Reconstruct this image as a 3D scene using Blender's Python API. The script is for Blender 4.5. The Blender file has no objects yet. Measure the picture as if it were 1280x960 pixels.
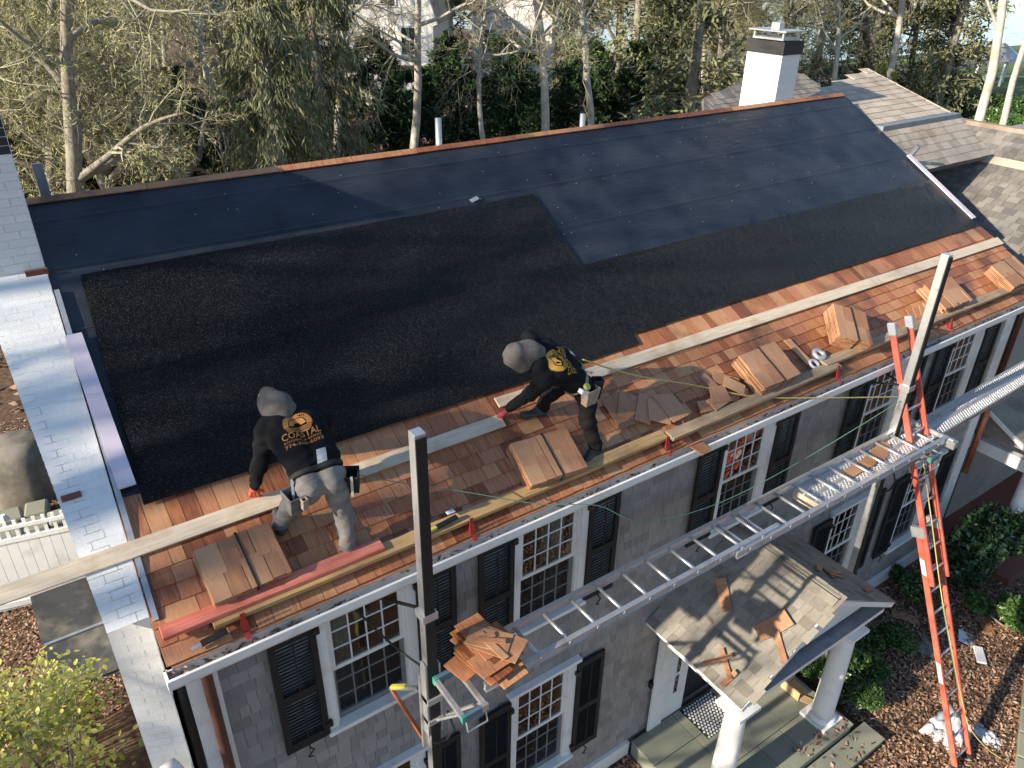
import bpy, math, random
import numpy as np
from mathutils import Vector, Matrix
from mathutils.bvhtree import BVHTree
random.seed(7); np.random.seed(7)
S = bpy.context.scene
COL = S.collection
R_ = math.radians

# ------------------------------------------------------------------ camera, sky, sun, exposure
YAW, PITCH, ROLL, FPX = 0.609525, 0.511776, 0.0164774, 969.77
CAM = Vector((0.4196, -4.5988, 9.4947))
Fv = Vector((math.sin(YAW)*math.cos(PITCH), math.cos(YAW)*math.cos(PITCH), -math.sin(PITCH)))
Rv = Vector((math.cos(YAW), -math.sin(YAW), 0)); Uv = Rv.cross(Fv)
R2 = math.cos(ROLL)*Rv + math.sin(ROLL)*Uv; U2 = -math.sin(ROLL)*Rv + math.cos(ROLL)*Uv
cd = bpy.data.cameras.new('camera'); cam = bpy.data.objects.new('camera', cd); COL.objects.link(cam)
m = Matrix.Identity(4)
for i in range(3):
    m[i][0] = R2[i]; m[i][1] = U2[i]; m[i][2] = -Fv[i]; m[i][3] = CAM[i]
cam.matrix_world = m
cd.sensor_width = 36; cd.lens = FPX/1280*36; cd.clip_end = 2000; cd.clip_start = 0.05
S.camera = cam

SUN_EL = R_(24)
w = bpy.data.worlds.new('World'); S.world = w; w.use_nodes = True
nt = w.node_tree; nt.nodes.clear()
sky = nt.nodes.new('ShaderNodeTexSky'); sky.sky_type = 'NISHITA'; sky.sun_disc = False
sky.sun_elevation = SUN_EL; sky.sun_rotation = R_(-90.7); sky.ozone_density = 3.2; sky.air_density = 1.15; sky.dust_density = .5
bg = nt.nodes.new('ShaderNodeBackground'); bg.inputs['Strength'].default_value = 0.095
wo = nt.nodes.new('ShaderNodeOutputWorld')
nt.links.new(sky.outputs[0], bg.inputs[0]); nt.links.new(bg.outputs[0], wo.inputs[0])
sd = bpy.data.lights.new('sun', 'SUN'); sd.energy = 5.0; sd.angle = R_(0.6); sd.color = (1.0, 0.88, 0.70)
sun = bpy.data.objects.new('sun', sd); COL.objects.link(sun)
sun.rotation_euler = Vector((math.cos(SUN_EL), -0.012, -math.sin(SUN_EL))).to_track_quat('-Z', 'Y').to_euler()
S.view_settings.view_transform = 'Standard'; S.view_settings.look = 'None'
S.view_settings.exposure = 1.02; S.view_settings.gamma = 1.0

# ------------------------------------------------------------------ helpers
def V(*a): return Vector(a)
class MB:
    """collects shapes, links them as ONE mesh object"""
    def __init__(s): s.v = []; s.f = []; s.r = []; s.mi = []
    def add(s, vs, fs, r=None, mi=0):
        b = len(s.v); s.v.extend([tuple(x) for x in vs])
        r = random.random() if r is None else r
        for f in fs: s.f.append(tuple(b+i for i in f)); s.r.append(r); s.mi.append(mi)
        return s
    def box(s, x0, x1, y0, y1, z0, z1, r=None, mi=0):
        return s.boxm(Matrix.Identity(4), x0, x1, y0, y1, z0, z1, r, mi)
    def boxm(s, M, x0, x1, y0, y1, z0, z1, r=None, mi=0):
        vs = [M @ V(x, y, z) for z in (z0, z1) for y in (y0, y1) for x in (x0, x1)]
        return s.add(vs, [(0,2,3,1),(4,5,7,6),(0,1,5,4),(2,6,7,3),(0,4,6,2),(1,3,7,5)], r, mi)
    def bar(s, a, b, wx, wy, up=(0,0,1), r=None, mi=0):
        """rectangular bar from a to b"""
        a = Vector(a); b = Vector(b); d = (b-a); L = d.length; d.normalize()
        u = Vector(up); x = d.cross(u)
        if x.length < 1e-4: x = d.cross(V(1,0,0))
        x.normalize(); y = x.cross(d)
        M = Matrix(((x.x,y.x,d.x,a.x),(x.y,y.y,d.y,a.y),(x.z,y.z,d.z,a.z),(0,0,0,1)))
        return s.boxm(M, -wx/2, wx/2, -wy/2, wy/2, 0, L, r, mi)
    def tube(s, pts, rad, n=8, cap=True, r=None, mi=0):
        pts = [Vector(p) for p in pts]; rad = rad if isinstance(rad, (list, tuple)) else [rad]*len(pts)
        vs = []; fs = []; prev = None
        for i, p in enumerate(pts):
            d = (pts[min(i+1, len(pts)-1)] - pts[max(i-1, 0)]).normalized()
            x = prev - d*prev.dot(d) if prev else d.cross(V(0,0,1) if abs(d.z) < .9 else V(1,0,0))
            x.normalize(); prev = x; y = d.cross(x)
            for k in range(n):
                a = 2*math.pi*k/n; vs.append(p + (x*math.cos(a)+y*math.sin(a))*rad[i])
        for i in range(len(pts)-1):
            for k in range(n):
                fs.append((i*n+k, i*n+(k+1) % n, (i+1)*n+(k+1) % n, (i+1)*n+k))
        if cap: fs.append(tuple(range(n-1, -1, -1))); fs.append(tuple((len(pts)-1)*n+k for k in range(n)))
        return s.add(vs, fs, r, mi)
    def prism(s, poly, ext, r=None, mi=0):
        """polygon (list of points) extruded by vector"""
        p = [Vector(q) for q in poly]; e = Vector(ext); n = len(p)
        return s.add(p+[q+e for q in p], [tuple(range(n-1,-1,-1)), tuple(range(n, 2*n))] + [(i, (i+1) % n, n+(i+1) % n, n+i) for i in range(n)], r, mi)
    def build(s, name, mat, parent=None, kind=None, smooth=False, bevel=0):
        return link(name, s.mesh(name, mat, smooth), parent, kind, bevel)
    def mesh(s, name, mat, smooth=False):
        me = bpy.data.meshes.new(name); me.from_pydata(s.v, [], s.f)
        mats = mat if isinstance(mat, (list, tuple)) else [mat]
        for q in mats: me.materials.append(q)
        at = me.attributes.new('rnd', 'FLOAT', 'FACE'); at.data.foreach_set('value', s.r)
        if len(mats) > 1: me.polygons.foreach_set('material_index', s.mi)
        if smooth: me.polygons.foreach_set('use_smooth', [True]*len(s.f))
        me.update(); return me
def np_mesh(name, verts, faces, mat, rnd=None, smooth=False):
    """faces: (n,3|4) int array"""
    me = bpy.data.meshes.new(name); nv = len(verts); nf, k = faces.shape
    me.vertices.add(nv); me.vertices.foreach_set('co', np.ascontiguousarray(verts, dtype=np.float32).ravel())
    me.loops.add(nf*k); me.loops.foreach_set('vertex_index', np.ascontiguousarray(faces, dtype=np.int32).ravel())
    me.polygons.add(nf); me.polygons.foreach_set('loop_start', np.arange(0, nf*k, k, dtype=np.int32))
    me.update(calc_edges=True)
    for q in (mat if isinstance(mat, (list, tuple)) else [mat]): me.materials.append(q)
    at = me.attributes.new('rnd', 'FLOAT', 'FACE')
    at.data.foreach_set('value', np.asarray(rnd if rnd is not None else np.random.rand(nf), dtype=np.float32))
    if smooth: me.polygons.foreach_set('use_smooth', np.ones(nf, dtype=bool))
    return me
def wloc(o):
    l = Vector((0,0,0))
    while o: 
        l = l + o.location + (o.matrix_parent_inverse.translation if o.parent else Vector((0,0,0))); o = o.parent
    return l
def link(name, me, parent=None, kind=None, bevel=0):
    o = bpy.data.objects.new(name, me); COL.objects.link(o)
    if parent:
        o.parent = parent
        if parent.type == 'EMPTY': o.matrix_parent_inverse = Matrix.Translation(-parent.location)
    if kind: o['kind'] = kind
    if bevel:
        b = o.modifiers.new('bevel', 'BEVEL'); b.width = bevel; b.segments = 2; b.limit_method = 'ANGLE'
    return o
def tag(o, label, cat, group=None):
    o['label'] = label; o['category'] = cat
    if group: o['group'] = group
    return o
def thing(name, loc, label, cat, group=None):
    o = bpy.data.objects.new(name, None); COL.objects.link(o); o.location = loc; o.empty_display_size = .1
    return tag(o, label, cat, group)
def copy_tree(o, parent=None):
    c = o.copy(); COL.objects.link(c)
    if parent: c.parent = parent
    for ch in o.children: copy_tree(ch, c)
    return c

# ------------------------------------------------------------------ materials
def srgb(h):
    c = [int(h[i:i+2], 16)/255 for i in (0, 2, 4)]
    return tuple(x/12.92 if x < .04045 else ((x+.055)/1.055)**2.4 for x in c) + (1,)
def mat(name, cols, rough=.7, scale=8, detail=4, bump=0, bscale=60, stretch=(1,1,1), metal=0, rnd=0.0, spec=.5, dirt=None, dscale=2, coat=0, sheen=0, trans=0):
    """cols: list of colours of a ramp. The ramp is driven by noise (+ per-piece random by weight rnd)."""
    mt = bpy.data.materials.new(name); mt.use_nodes = True; n = mt.node_tree.nodes; L = mt.node_tree.links
    b = n['Principled BSDF']; b.inputs['Roughness'].default_value = rough; b.inputs['Metallic'].default_value = metal
    b.inputs['Specular IOR Level'].default_value = spec
    if coat: b.inputs['Coat Weight'].default_value = coat
    if sheen: b.inputs['Sheen Weight'].default_value = sheen
    tc = n.new('ShaderNodeTexCoord'); mp = n.new('ShaderNodeMapping'); mp.inputs['Scale'].default_value = stretch
    L.new(tc.outputs['Object'], mp.inputs[0])
    nz = n.new('ShaderNodeTexNoise'); nz.inputs['Scale'].default_value = scale; nz.inputs['Detail'].default_value = detail
    L.new(mp.outputs[0], nz.inputs['Vector'])
    rp = n.new('ShaderNodeValToRGB'); els = rp.color_ramp.elements
    cols = [c if len(c) == 4 else (*c, 1) for c in cols]
    if len(cols) == 1: cols = cols*2
    lo, hi = (.3, .7) if rnd < .5 else (.06, .94)
    els[0].position = lo; els[0].color = cols[0]; els[1].position = hi; els[1].color = cols[-1]
    for i, c in enumerate(cols[1:-1]): els.new(lo+(hi-lo)*(i+1)/(len(cols)-1)).color = c
    fac = nz.outputs[0]
    if rnd:
        oi = n.new('ShaderNodeObjectInfo'); at = n.new('ShaderNodeAttribute'); at.attribute_name = 'rnd'
        ad = n.new('ShaderNodeMath'); ad.operation = 'ADD'; L.new(oi.outputs['Random'], ad.inputs[0]); L.new(at.outputs['Fac'], ad.inputs[1])
        fr = n.new('ShaderNodeMath'); fr.operation = 'FRACT'; L.new(ad.outputs[0], fr.inputs[0])
        mx = n.new('ShaderNodeMix'); mx.inputs['Factor'].default_value = rnd
        L.new(nz.outputs[0], mx.inputs[2]); L.new(fr.outputs[0], mx.inputs[3]); fac = mx.outputs[0]
        # shift the noise per piece
        va = n.new('ShaderNodeVectorMath'); va.operation = 'SCALE'; 
        cb = n.new('ShaderNodeCombineXYZ'); 
        for k in range(3): L.new(fr.outputs[0], cb.inputs[k])
        L.new(cb.outputs[0], va.inputs[0]); va.inputs['Scale'].default_value = 37
        v2 = n.new('ShaderNodeVectorMath'); v2.operation = 'ADD'; L.new(mp.outputs[0], v2.inputs[0]); L.new(va.outputs[0], v2.inputs[1])
        L.new(v2.outputs[0], nz.inputs['Vector'])
    L.new(fac, rp.inputs[0]); out = rp.outputs[0]
    if dirt:
        n2 = n.new('ShaderNodeTexNoise'); n2.inputs['Scale'].default_value = dscale; n2.inputs['Detail'].default_value = 6; n2.inputs['Roughness'].default_value = .65
        L.new(tc.outputs['Object'], n2.inputs['Vector'])
        r2 = n.new('ShaderNodeValToRGB'); r2.color_ramp.elements[0].position = .5; r2.color_ramp.elements[1].position = .72
        L.new(n2.outputs[0], r2.inputs[0]); mx2 = n.new('ShaderNodeMix'); mx2.data_type = 'RGBA'
        L.new(r2.outputs[0], mx2.inputs['Factor']); L.new(out, mx2.inputs[6]); mx2.inputs[7].default_value = dirt if len(dirt) == 4 else (*dirt, 1)
        out = mx2.outputs[2]
    L.new(out, b.inputs['Base Color'])
    if trans:
        b.inputs['Subsurface Weight'].default_value = 0
    if bump:
        bz = n.new('ShaderNodeTexNoise'); bz.inputs['Scale'].default_value = bscale; bz.inputs['Detail'].default_value = 4
        L.new(mp.outputs[0], bz.inputs['Vector'])
        bp = n.new('ShaderNodeBump'); bp.inputs['Strength'].default_value = bump; bp.inputs['Distance'].default_value = .01
        L.new(bz.outputs[0], bp.inputs['Height']); L.new(bp.outputs[0], b.inputs['Normal'])
    return mt
M = {}
M['cedar'] = mat('cedar', [(.08,.027,.017),(.22,.068,.028),(.42,.16,.06),(.52,.27,.13),(.34,.11,.045),(.48,.22,.11),(.12,.038,.022)], .48, 5, 6, .35, 40, (14,1.2,1), rnd=.62, dirt=(.10,.05,.03), dscale=1.4)
M['cedar_new'] = mat('cedar_new', [(.20,.085,.045),(.34,.16,.08),(.47,.27,.15),(.38,.19,.10),(.27,.12,.065)], .6, 5, 5, .3, 40, (10,1.5,1), rnd=.6)
M['wall_shingle'] = mat('wall_shingle', [(.20,.185,.18),(.265,.245,.235),(.34,.315,.295),(.24,.22,.21)], .85, 6, 5, .6, 50, (14,1,1.2), rnd=.62, dirt=(.22,.20,.185), dscale=.8)
M['porch_shingle'] = mat('porch_shingle', [(.14,.125,.105),(.22,.20,.17),(.29,.265,.225),(.18,.16,.135)], .85, 6, 5, .4, 60, (3,3,1), rnd=.6, dirt=(.12,.10,.08), dscale=1.6)
M['wing_light'] = mat('wing_light', [(.30,.25,.20),(.42,.36,.29),(.50,.43,.35)], .85, 6, 4, .3, 60, rnd=.65, dirt=(.20,.13,.09), dscale=.7)
M['wing_dark'] = mat('wing_dark', [(.10,.095,.09),(.19,.175,.16),(.28,.26,.23)], .85, 6, 4, .3, 60, rnd=.65, dirt=(.08,.07,.06), dscale=.9)
M['white'] = mat('white_paint', [(.74,.74,.73),(.80,.80,.79)], .5, 3, 4, .05, 30, dirt=(.60,.58,.54), dscale=3)
M['brick_white'] = mat('brick_white', [(.70,.70,.69),(.76,.76,.75)], .7, 9, 5, .25, 45, rnd=.3, dirt=(.62,.61,.585), dscale=2.2)
M['brick_black'] = mat('brick_black', [(.015,.015,.017),(.035,.035,.037)], .7, 9, 5, .4, 45, rnd=.5)
M['brick_red'] = mat('brick_red', [(.16,.05,.035),(.26,.09,.06)], .8, 12, 5, .4, 45, rnd=.5)
M['muntin'] = mat('muntin_white', [(.70,.71,.71),(.75,.76,.76)], .5)
M['lap'] = mat('lap_edge', [(.05,.06,.075),(.08,.09,.11)], .5, 6)
M['shutter'] = mat('shutter_black', [(.005,.006,.0065),(.009,.010,.011)], .75, 3, 4, .05)
M['iron'] = mat('black_iron', [(.01,.01,.01)], .5, 3)
M['pine'] = mat('pine_board', [(.52,.42,.30),(.62,.52,.39),(.66,.57,.45)], .6, 4, 6, .12, 40, (.7,14,14), dirt=(.42,.30,.19), dscale=2.5)
M['pine_yellow'] = mat('yellow_plank', [(.34,.20,.08),(.46,.29,.12),(.50,.34,.17)], .6, 4, 6, .2, 40, (.7,14,14), dirt=(.25,.15,.08), dscale=2)
M['pine_grey'] = mat('worn_plank', [(.26,.18,.11),(.36,.26,.16),(.42,.33,.23)], .7, 4, 6, .2, 40, (.7,14,14), dirt=(.2,.14,.09), dscale=2)
M['pink'] = mat('red_painted_plank', [(.55,.13,.08),(.62,.19,.13),(.66,.26,.20)], .55, 4, 6, .12, 40, (.7,9,9), dirt=(.42,.10,.07), dscale=3)
M['pinkboard'] = mat('primed_board', [(.62,.54,.62),(.68,.60,.68)], .5, 3)
M['alu'] = mat('aluminium', [(.62,.63,.64),(.74,.75,.76)], .38, 6, 4, .05, 60, metal=.75, dirt=(.42,.42,.42), dscale=6)
M['galv'] = mat('galvanised', [(.45,.46,.47),(.58,.59,.6)], .45, 12, 4, .1, 60, metal=.6)
M['lead'] = mat('lead_flashing', [(.16,.19,.22),(.26,.29,.32)], .5, 8, 5, .15, 20, metal=.3)
M['rubber'] = mat('black_rubber', [(.008,.008,.008),(.016,.016,.016)], .75, 8)
M['red'] = mat('red_metal', [(.30,.02,.02),(.38,.035,.035)], .45, 6)
M['fibre'] = mat('red_fibreglass', [(.46,.09,.065),(.58,.15,.10)], .45, 6, 5, .08, 60, dirt=(.40,.07,.05), dscale=7)
M['greycap'] = mat('grey_rubber', [(.30,.33,.37),(.36,.39,.43)], .7, 8)
M['copper'] = mat('copper', [(.45,.14,.06),(.58,.22,.11)], .45, 5, 5, metal=.5, dirt=(.2,.07,.05), dscale=3)
M['brownmetal'] = mat('brown_downspout', [(.06,.025,.018),(.10,.04,.028)], .5, 5)
M['bluestone'] = mat('bluestone', [(.17,.19,.15),(.24,.25,.19),(.28,.27,.20)], .8, 5, 5, .2, 40, rnd=.55)
M['carton'] = mat('carton', [(.55,.36,.18),(.62,.42,.23)], .75, 5)
M['plasticwhite'] = mat('white_plastic', [(.75,.75,.76)], .35, 5)
M['clear'] = mat('clear_sheet', [(.55,.58,.62),(.72,.75,.78)], .25, 6, 4, .6, 12)
M['rope_yellow'] = mat('rope_yellow', [(.50,.42,.12),(.6,.5,.2)], .7, 40)
M['rope_green'] = mat('rope_green', [(.10,.24,.16),(.15,.30,.21)], .7, 40)
M['rope_black'] = mat('rope_black', [(.02,.02,.02)], .7, 40)
M['tape_green'] = mat('green_tape', [(.06,.32,.25)], .5)
M['tape_blue'] = mat('blue_tape', [(.09,.17,.24)], .5)
M['poolblue'] = mat('pool_cover', [(.12,.28,.36)], .5)
M['yellow'] = mat('yellow_plastic', [(.46,.43,.06),(.54,.5,.08)], .5)
M['curtain'] = mat('curtain', [(.30,.38,.40),(.45,.52,.53)], .9, 4, stretch=(8,8,1))
M['dark'] = mat('dark_interior', [(.05,.05,.048),(.09,.08,.07)], .9, 3)
M['wood_in'] = mat('interior_wood', [(.30,.16,.06),(.4,.22,.09)], .6, 4)
M['soil'] = mat('leaf_litter_soil', [(.05,.03,.018),(.10,.06,.035),(.17,.10,.055)], .95, 9, 8, .8, 30, dirt=(.13,.075,.04), dscale=1.2)
M['leaf'] = mat('fallen_leaf', [(.08,.04,.022),(.20,.105,.06),(.34,.205,.13),(.48,.34,.245)], .75, 3, rnd=.9)
M['lawn'] = mat('lawn', [(.05,.09,.02),(.09,.14,.035),(.14,.16,.05)], .9, 3, 6, .5, 40)
M['road'] = mat('asphalt', [(.10,.10,.10),(.15,.15,.145)], .9, 6, 5, .2, 60)
M['water'] = mat('water', [(.30,.36,.42),(.40,.46,.52)], .12, .3)
M['bulkhead'] = mat('bulkhead_grey', [(.022,.025,.027),(.04,.043,.046)], .6, 3, 5, .1, 20, dirt=(.14,.13,.11), dscale=2)
M['tarp'] = mat('canvas', [(.16,.14,.115),(.26,.23,.19)], .85, 3, 5, 1.0, 5, dirt=(.10,.09,.075), dscale=2)
M['bark'] = mat('bark', [(.13,.11,.09),(.24,.21,.175),(.33,.30,.26)], .9, 7, 6, .8, 25, (3,3,.7), dirt=(.26,.27,.17), dscale=1.5)
M['bark_pale'] = mat('pale_bark', [(.34,.31,.26),(.50,.46,.40),(.58,.54,.47)], .9, 6, 6, .5, 25, (2,2,.7), dirt=(.30,.29,.20), dscale=2)
M['twig'] = mat('lichen_twig', [(.20,.18,.14),(.32,.30,.22),(.44,.42,.30)], .9, 1.2, 3, rnd=.5)
M['lichen'] = mat('lichen', [(.22,.225,.09),(.36,.355,.15),(.48,.44,.20)], .9, 3, rnd=.8)
M['needle'] = mat('evergreen_leaf', [(.012,.035,.012),(.03,.065,.02),(.06,.10,.03)], .6, 1.1, rnd=.6, spec=.3)
M['needle_grey'] = mat('greygreen_needle', [(.09,.10,.055),(.17,.18,.09),(.28,.27,.13)], .7, 1.1, rnd=.6)
M['yellowleaf'] = mat('yellow_green_leaf', [(.16,.19,.03),(.30,.31,.05),(.44,.40,.09)], .55, 2, rnd=.75)
M['goldleaf'] = mat('autumn_leaf', [(.26,.17,.06),(.38,.28,.10),(.44,.38,.15)], .7, 2, rnd=.75)
M['bushleaf'] = mat('bush_leaf', [(.02,.055,.015),(.05,.11,.025),(.10,.16,.04)], .35, 2, rnd=.7)
M['holly'] = mat('glossy_leaf', [(.008,.025,.012),(.02,.05,.02),(.035,.075,.03)], .22, 2, rnd=.7)
M['jacket'] = mat('black_hoodie', [(.005,.0055,.007),(.011,.0115,.014)], .95, 6, 5, .8, 16, (1,1,2.2), spec=.2)
M['hood'] = mat('grey_hood', [(.085,.076,.07),(.14,.125,.115)], .95, 10, 5, .4, 40)
M['jeans'] = mat('grey_jeans', [(.13,.122,.118),(.24,.225,.215)], .9, 5, 6, .9, 18, (1,1,2.2))
M['blackpants'] = mat('black_pants', [(.007,.007,.008),(.014,.0135,.014)], .9, 7, 5, .8, 18, (1,1,2), spec=.2)
M['boot'] = mat('boot', [(.03,.03,.032),(.06,.058,.056)], .7, 9)
M['glove_red'] = mat('red_glove', [(.50,.07,.03),(.60,.11,.05)], .7, 20)
M['glove_pink'] = mat('crimson_glove', [(.38,.03,.07),(.46,.06,.10)], .7, 20)
M['skin'] = mat('skin', [(.45,.26,.18),(.52,.31,.22)], .6, 10)
M['print'] = mat('orange_print', [(.50,.20,.045),(.60,.26,.06)], .7, 10)
M['print_y'] = mat('yellow_print', [(.55,.29,.04),(.62,.35,.06)], .7, 10)
M['leather'] = mat('tan_leather', [(.25,.19,.14),(.36,.28,.21)], .7, 14)
M['pouch'] = mat('grey_pouch', [(.07,.07,.072),(.16,.16,.16)], .7, 14)
M['siding'] = mat('far_siding', [(.74,.73,.70),(.8,.79,.77)], .7, 2)

def underlay(name, mesh):
    mt = bpy.data.materials.new(name); mt.use_nodes = True; n = mt.node_tree.nodes; L = mt.node_tree.links
    b = n['Principled BSDF']; tc = n.new('ShaderNodeTexCoord')
    nz = n.new('ShaderNodeTexNoise'); L.new(tc.outputs['Object'], nz.inputs['Vector'])
    rp = n.new('ShaderNodeValToRGB'); bp = n.new('ShaderNodeBump'); L.new(bp.outputs[0], b.inputs['Normal'])
    if mesh:   # tangled nylon ventilation mat
        vo = n.new('ShaderNodeTexVoronoi'); vo.inputs['Scale'].default_value = 150; vo.feature = 'F1'
        L.new(tc.outputs['Object'], vo.inputs['Vector'])
        nz.inputs['Scale'].default_value = 1.6; nz.inputs['Detail'].default_value = 5
        rp.color_ramp.elements[0].color = (.0015,.0022,.004,1); rp.color_ramp.elements[1].color = (.005,.006,.009,1)
        L.new(vo.outputs['Distance'], bp.inputs['Height']); bp.inputs['Strength'].default_value = 1; bp.inputs['Distance'].default_value = .03
        b.inputs['Roughness'].default_value = .30; b.inputs['Specular IOR Level'].default_value = .16
    else:
        nz.inputs['Scale'].default_value = 2.2; nz.inputs['Detail'].default_value = 6
        rp.color_ramp.elements[0].color = (.009,.012,.019,1); rp.color_ramp.elements[1].color = (.032,.037,.048,1)
        n3 = n.new('ShaderNodeTexNoise'); n3.inputs['Scale'].default_value = 9; n3.inputs['Detail'].default_value = 5
        mp = n.new('ShaderNodeMapping'); mp.inputs['Scale'].default_value = (.5, 2.5, 1); L.new(tc.outputs['Object'], mp.inputs[0]); L.new(mp.outputs[0], n3.inputs['Vector'])
        L.new(n3.outputs[0], bp.inputs['Height']); bp.inputs['Strength'].default_value = .35; bp.inputs['Distance'].default_value = .03
        b.inputs['Roughness'].default_value = .45; b.inputs['Specular IOR Level'].default_value = .5
    rp.color_ramp.elements[0].position = .3; rp.color_ramp.elements[1].position = .7
    L.new(nz.outputs[0], rp.inputs[0]); out = rp.outputs[0]
    if mesh:   # sun sparkle on the black filaments, painted as pale specks in the base colour
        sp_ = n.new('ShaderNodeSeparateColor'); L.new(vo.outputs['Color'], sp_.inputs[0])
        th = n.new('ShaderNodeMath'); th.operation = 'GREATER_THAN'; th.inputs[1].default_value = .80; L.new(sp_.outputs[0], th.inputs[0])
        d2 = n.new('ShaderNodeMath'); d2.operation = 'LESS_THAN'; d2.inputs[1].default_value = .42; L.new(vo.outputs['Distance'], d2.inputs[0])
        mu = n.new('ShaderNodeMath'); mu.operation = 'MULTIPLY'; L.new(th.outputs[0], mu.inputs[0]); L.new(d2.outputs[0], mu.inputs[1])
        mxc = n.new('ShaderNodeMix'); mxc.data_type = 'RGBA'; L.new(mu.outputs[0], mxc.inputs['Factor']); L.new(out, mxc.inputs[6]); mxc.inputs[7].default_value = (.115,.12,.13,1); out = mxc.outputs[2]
    L.new(out, b.inputs['Base Color'])
    return mt
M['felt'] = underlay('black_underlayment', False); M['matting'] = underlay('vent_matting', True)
def glass():
    mt = bpy.data.materials.new('window_glass'); mt.use_nodes = True; n = mt.node_tree.nodes; L = mt.node_tree.links; n.clear()
    o = n.new('ShaderNodeOutputMaterial'); mx = n.new('ShaderNodeMixShader'); t = n.new('ShaderNodeBsdfTransparent'); g = n.new('ShaderNodeBsdfGlossy')
    t.inputs[0].default_value = (.75,.8,.8,1); g.inputs['Roughness'].default_value = .02
    f = n.new('ShaderNodeFresnel'); f.inputs[0].default_value = 1.95
    L.new(f.outputs[0], mx.inputs[0]); L.new(t.outputs[0], mx.inputs[1]); L.new(g.outputs[0], mx.inputs[2]); L.new(mx.outputs[0], o.inputs[0])
    return mt
M['glass'] = glass()
def screen():
    mt = bpy.data.materials.new('insect_screen'); mt.use_nodes = True; n = mt.node_tree.nodes; L = mt.node_tree.links; n.clear()
    o = n.new('ShaderNodeOutputMaterial'); mx = n.new('ShaderNodeMixShader'); t = n.new('ShaderNodeBsdfTransparent'); g = n.new('ShaderNodeBsdfDiffuse'); g.inputs[0].default_value = (.03,.032,.034,1)
    mx.inputs[0].default_value = .3; L.new(t.outputs[0], mx.inputs[1]); L.new(g.outputs[0], mx.inputs[2]); L.new(mx.outputs[0], o.inputs[0]); return mt
M['screen'] = screen()
# ------------------------------------------------------------------ ground and setting
rng = random.Random(3)
g = MB(); g.add([(-400,-400,0),(400,-400,0),(400,600,0),(-400,600,0)], [(0,1,2,3)]); o = g.build('ground', M['soil'], kind='structure')
g = MB(); g.add([(36,27,.006),(150,6,.006),(150,44,.006),(60,46,.006)], [(0,1,2,3)]); g.build('lawn', M['lawn'], kind='structure')
g = MB(); g.add([(50,38.5,.012),(160,33,.012),(160,36,.012),(50,41.5,.012)], [(0,1,2,3)]); g.build('road', M['road'], kind='structure')
g = MB(); g.add([(60,47,.01),(320,38,.01),(320,150,.01),(60,120,.01)], [(0,1,2,3)]); g.build('water', M['water'], kind='structure')
g = MB(); g.add([(8.8,-6,.01),(9.9,-2.2,.01),(10.4,-1.95,.03),(12,-2.1,.03),(12,-6,.02)], [(0,1,2,3,4)])
g = MB()
for i in range(14):
    x0 = 9.95+i*.62; g2 = MB(); 
# edging stone along the bed at the lower right
edg = thing('edging_strip', (10.2,-3.0,0), 'pale curved stone edging half buried in leaves beside the red ladder', 'edging')
for i in range(7):
    a = V(9.55+i*.42, -3.25+i*.17, 0); b = V(9.55+(i+1)*.42-.02, -3.25+(i+1)*.17, 0)
    MB().bar(a+V(0,0,.03), b+V(0,0,.03), .12, .12).build('stone', M['bluestone'], edg, bevel=.015)

# ------------------------------------------------------------------ roof frame
RO = V(0,-.36,5.23); ES = V(0,1,.55).normalized(); EN = V(0,-.55,1).normalized(); EX = V(1,0,0)
def RP(x, s, n=0): return RO + EX*x + ES*s + EN*n
def frame(o, ex, es, en):
    return Matrix(((ex.x,es.x,en.x,o.x),(ex.y,es.y,en.y,o.y),(ex.z,es.z,en.z,o.z),(0,0,0,1)))
def RM(x, s, n=0, ang=0): return frame(RP(x, s, n), EX, ES, EN) @ Matrix.Rotation(ang, 4, 'Z')
RX0, RX1, SR = .64, 12.89, 4.55

def wedge(w, l, t0, t1):
    """shingle: butt thickness t0 at s=0, t1 at s=l"""
    return MB().add([(0,0,0),(w,0,0),(w,l,0),(0,l,0),(0,0,t0),(w,0,t0),(w,l,t1),(0,l,t1)],
                    [(0,3,2,1),(4,5,6,7),(0,1,5,4),(1,2,6,5),(2,3,7,6),(3,0,4,7)])
def lay(o, ex, es, en, W, rows, widths, x_jit=0, skip=None, rg=rng):
    """list of (matrix, width index, centre). rows: list of (s, x0, x1)"""
    out = []
    for s, xa, xb in rows:
        x = xa - rg.random()*.05
        while x < xb-.03:
            i = rg.randrange(len(widths)); wd = widths[i]
            if x+wd > xb+.02:
                i = min(range(len(widths)), key=lambda k: abs(widths[k]-(xb-x))); wd = widths[i]
            ds = rg.uniform(-.004,.004)
            if not (skip and skip(x, x+wd, s)):
                P = o + ex*max(x, xa-.02) + es*(s+ds)
                out.append((frame(P, ex, es, en), i, P + ex*wd/2))
            x += wd
    return out
def place(items, name, protos, matl, parent, limit, restname):
    items.sort(key=lambda t: (t[2]-CAM).length)
    for Mx, i, c in items[:limit]:
        o = bpy.data.objects.new(name, protos[i]); COL.objects.link(o); o.parent = parent; o.matrix_basis = Mx
    rest = items[limit:]
    if rest:
        mb = MB()
        for Mx, i, c in rest:
            me = protos[i]; mb.add([Mx @ q.co for q in me.vertices], [tuple(p.vertices) for p in me.polygons])
        mb.build(restname, matl, parent, kind='stuff')

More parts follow.
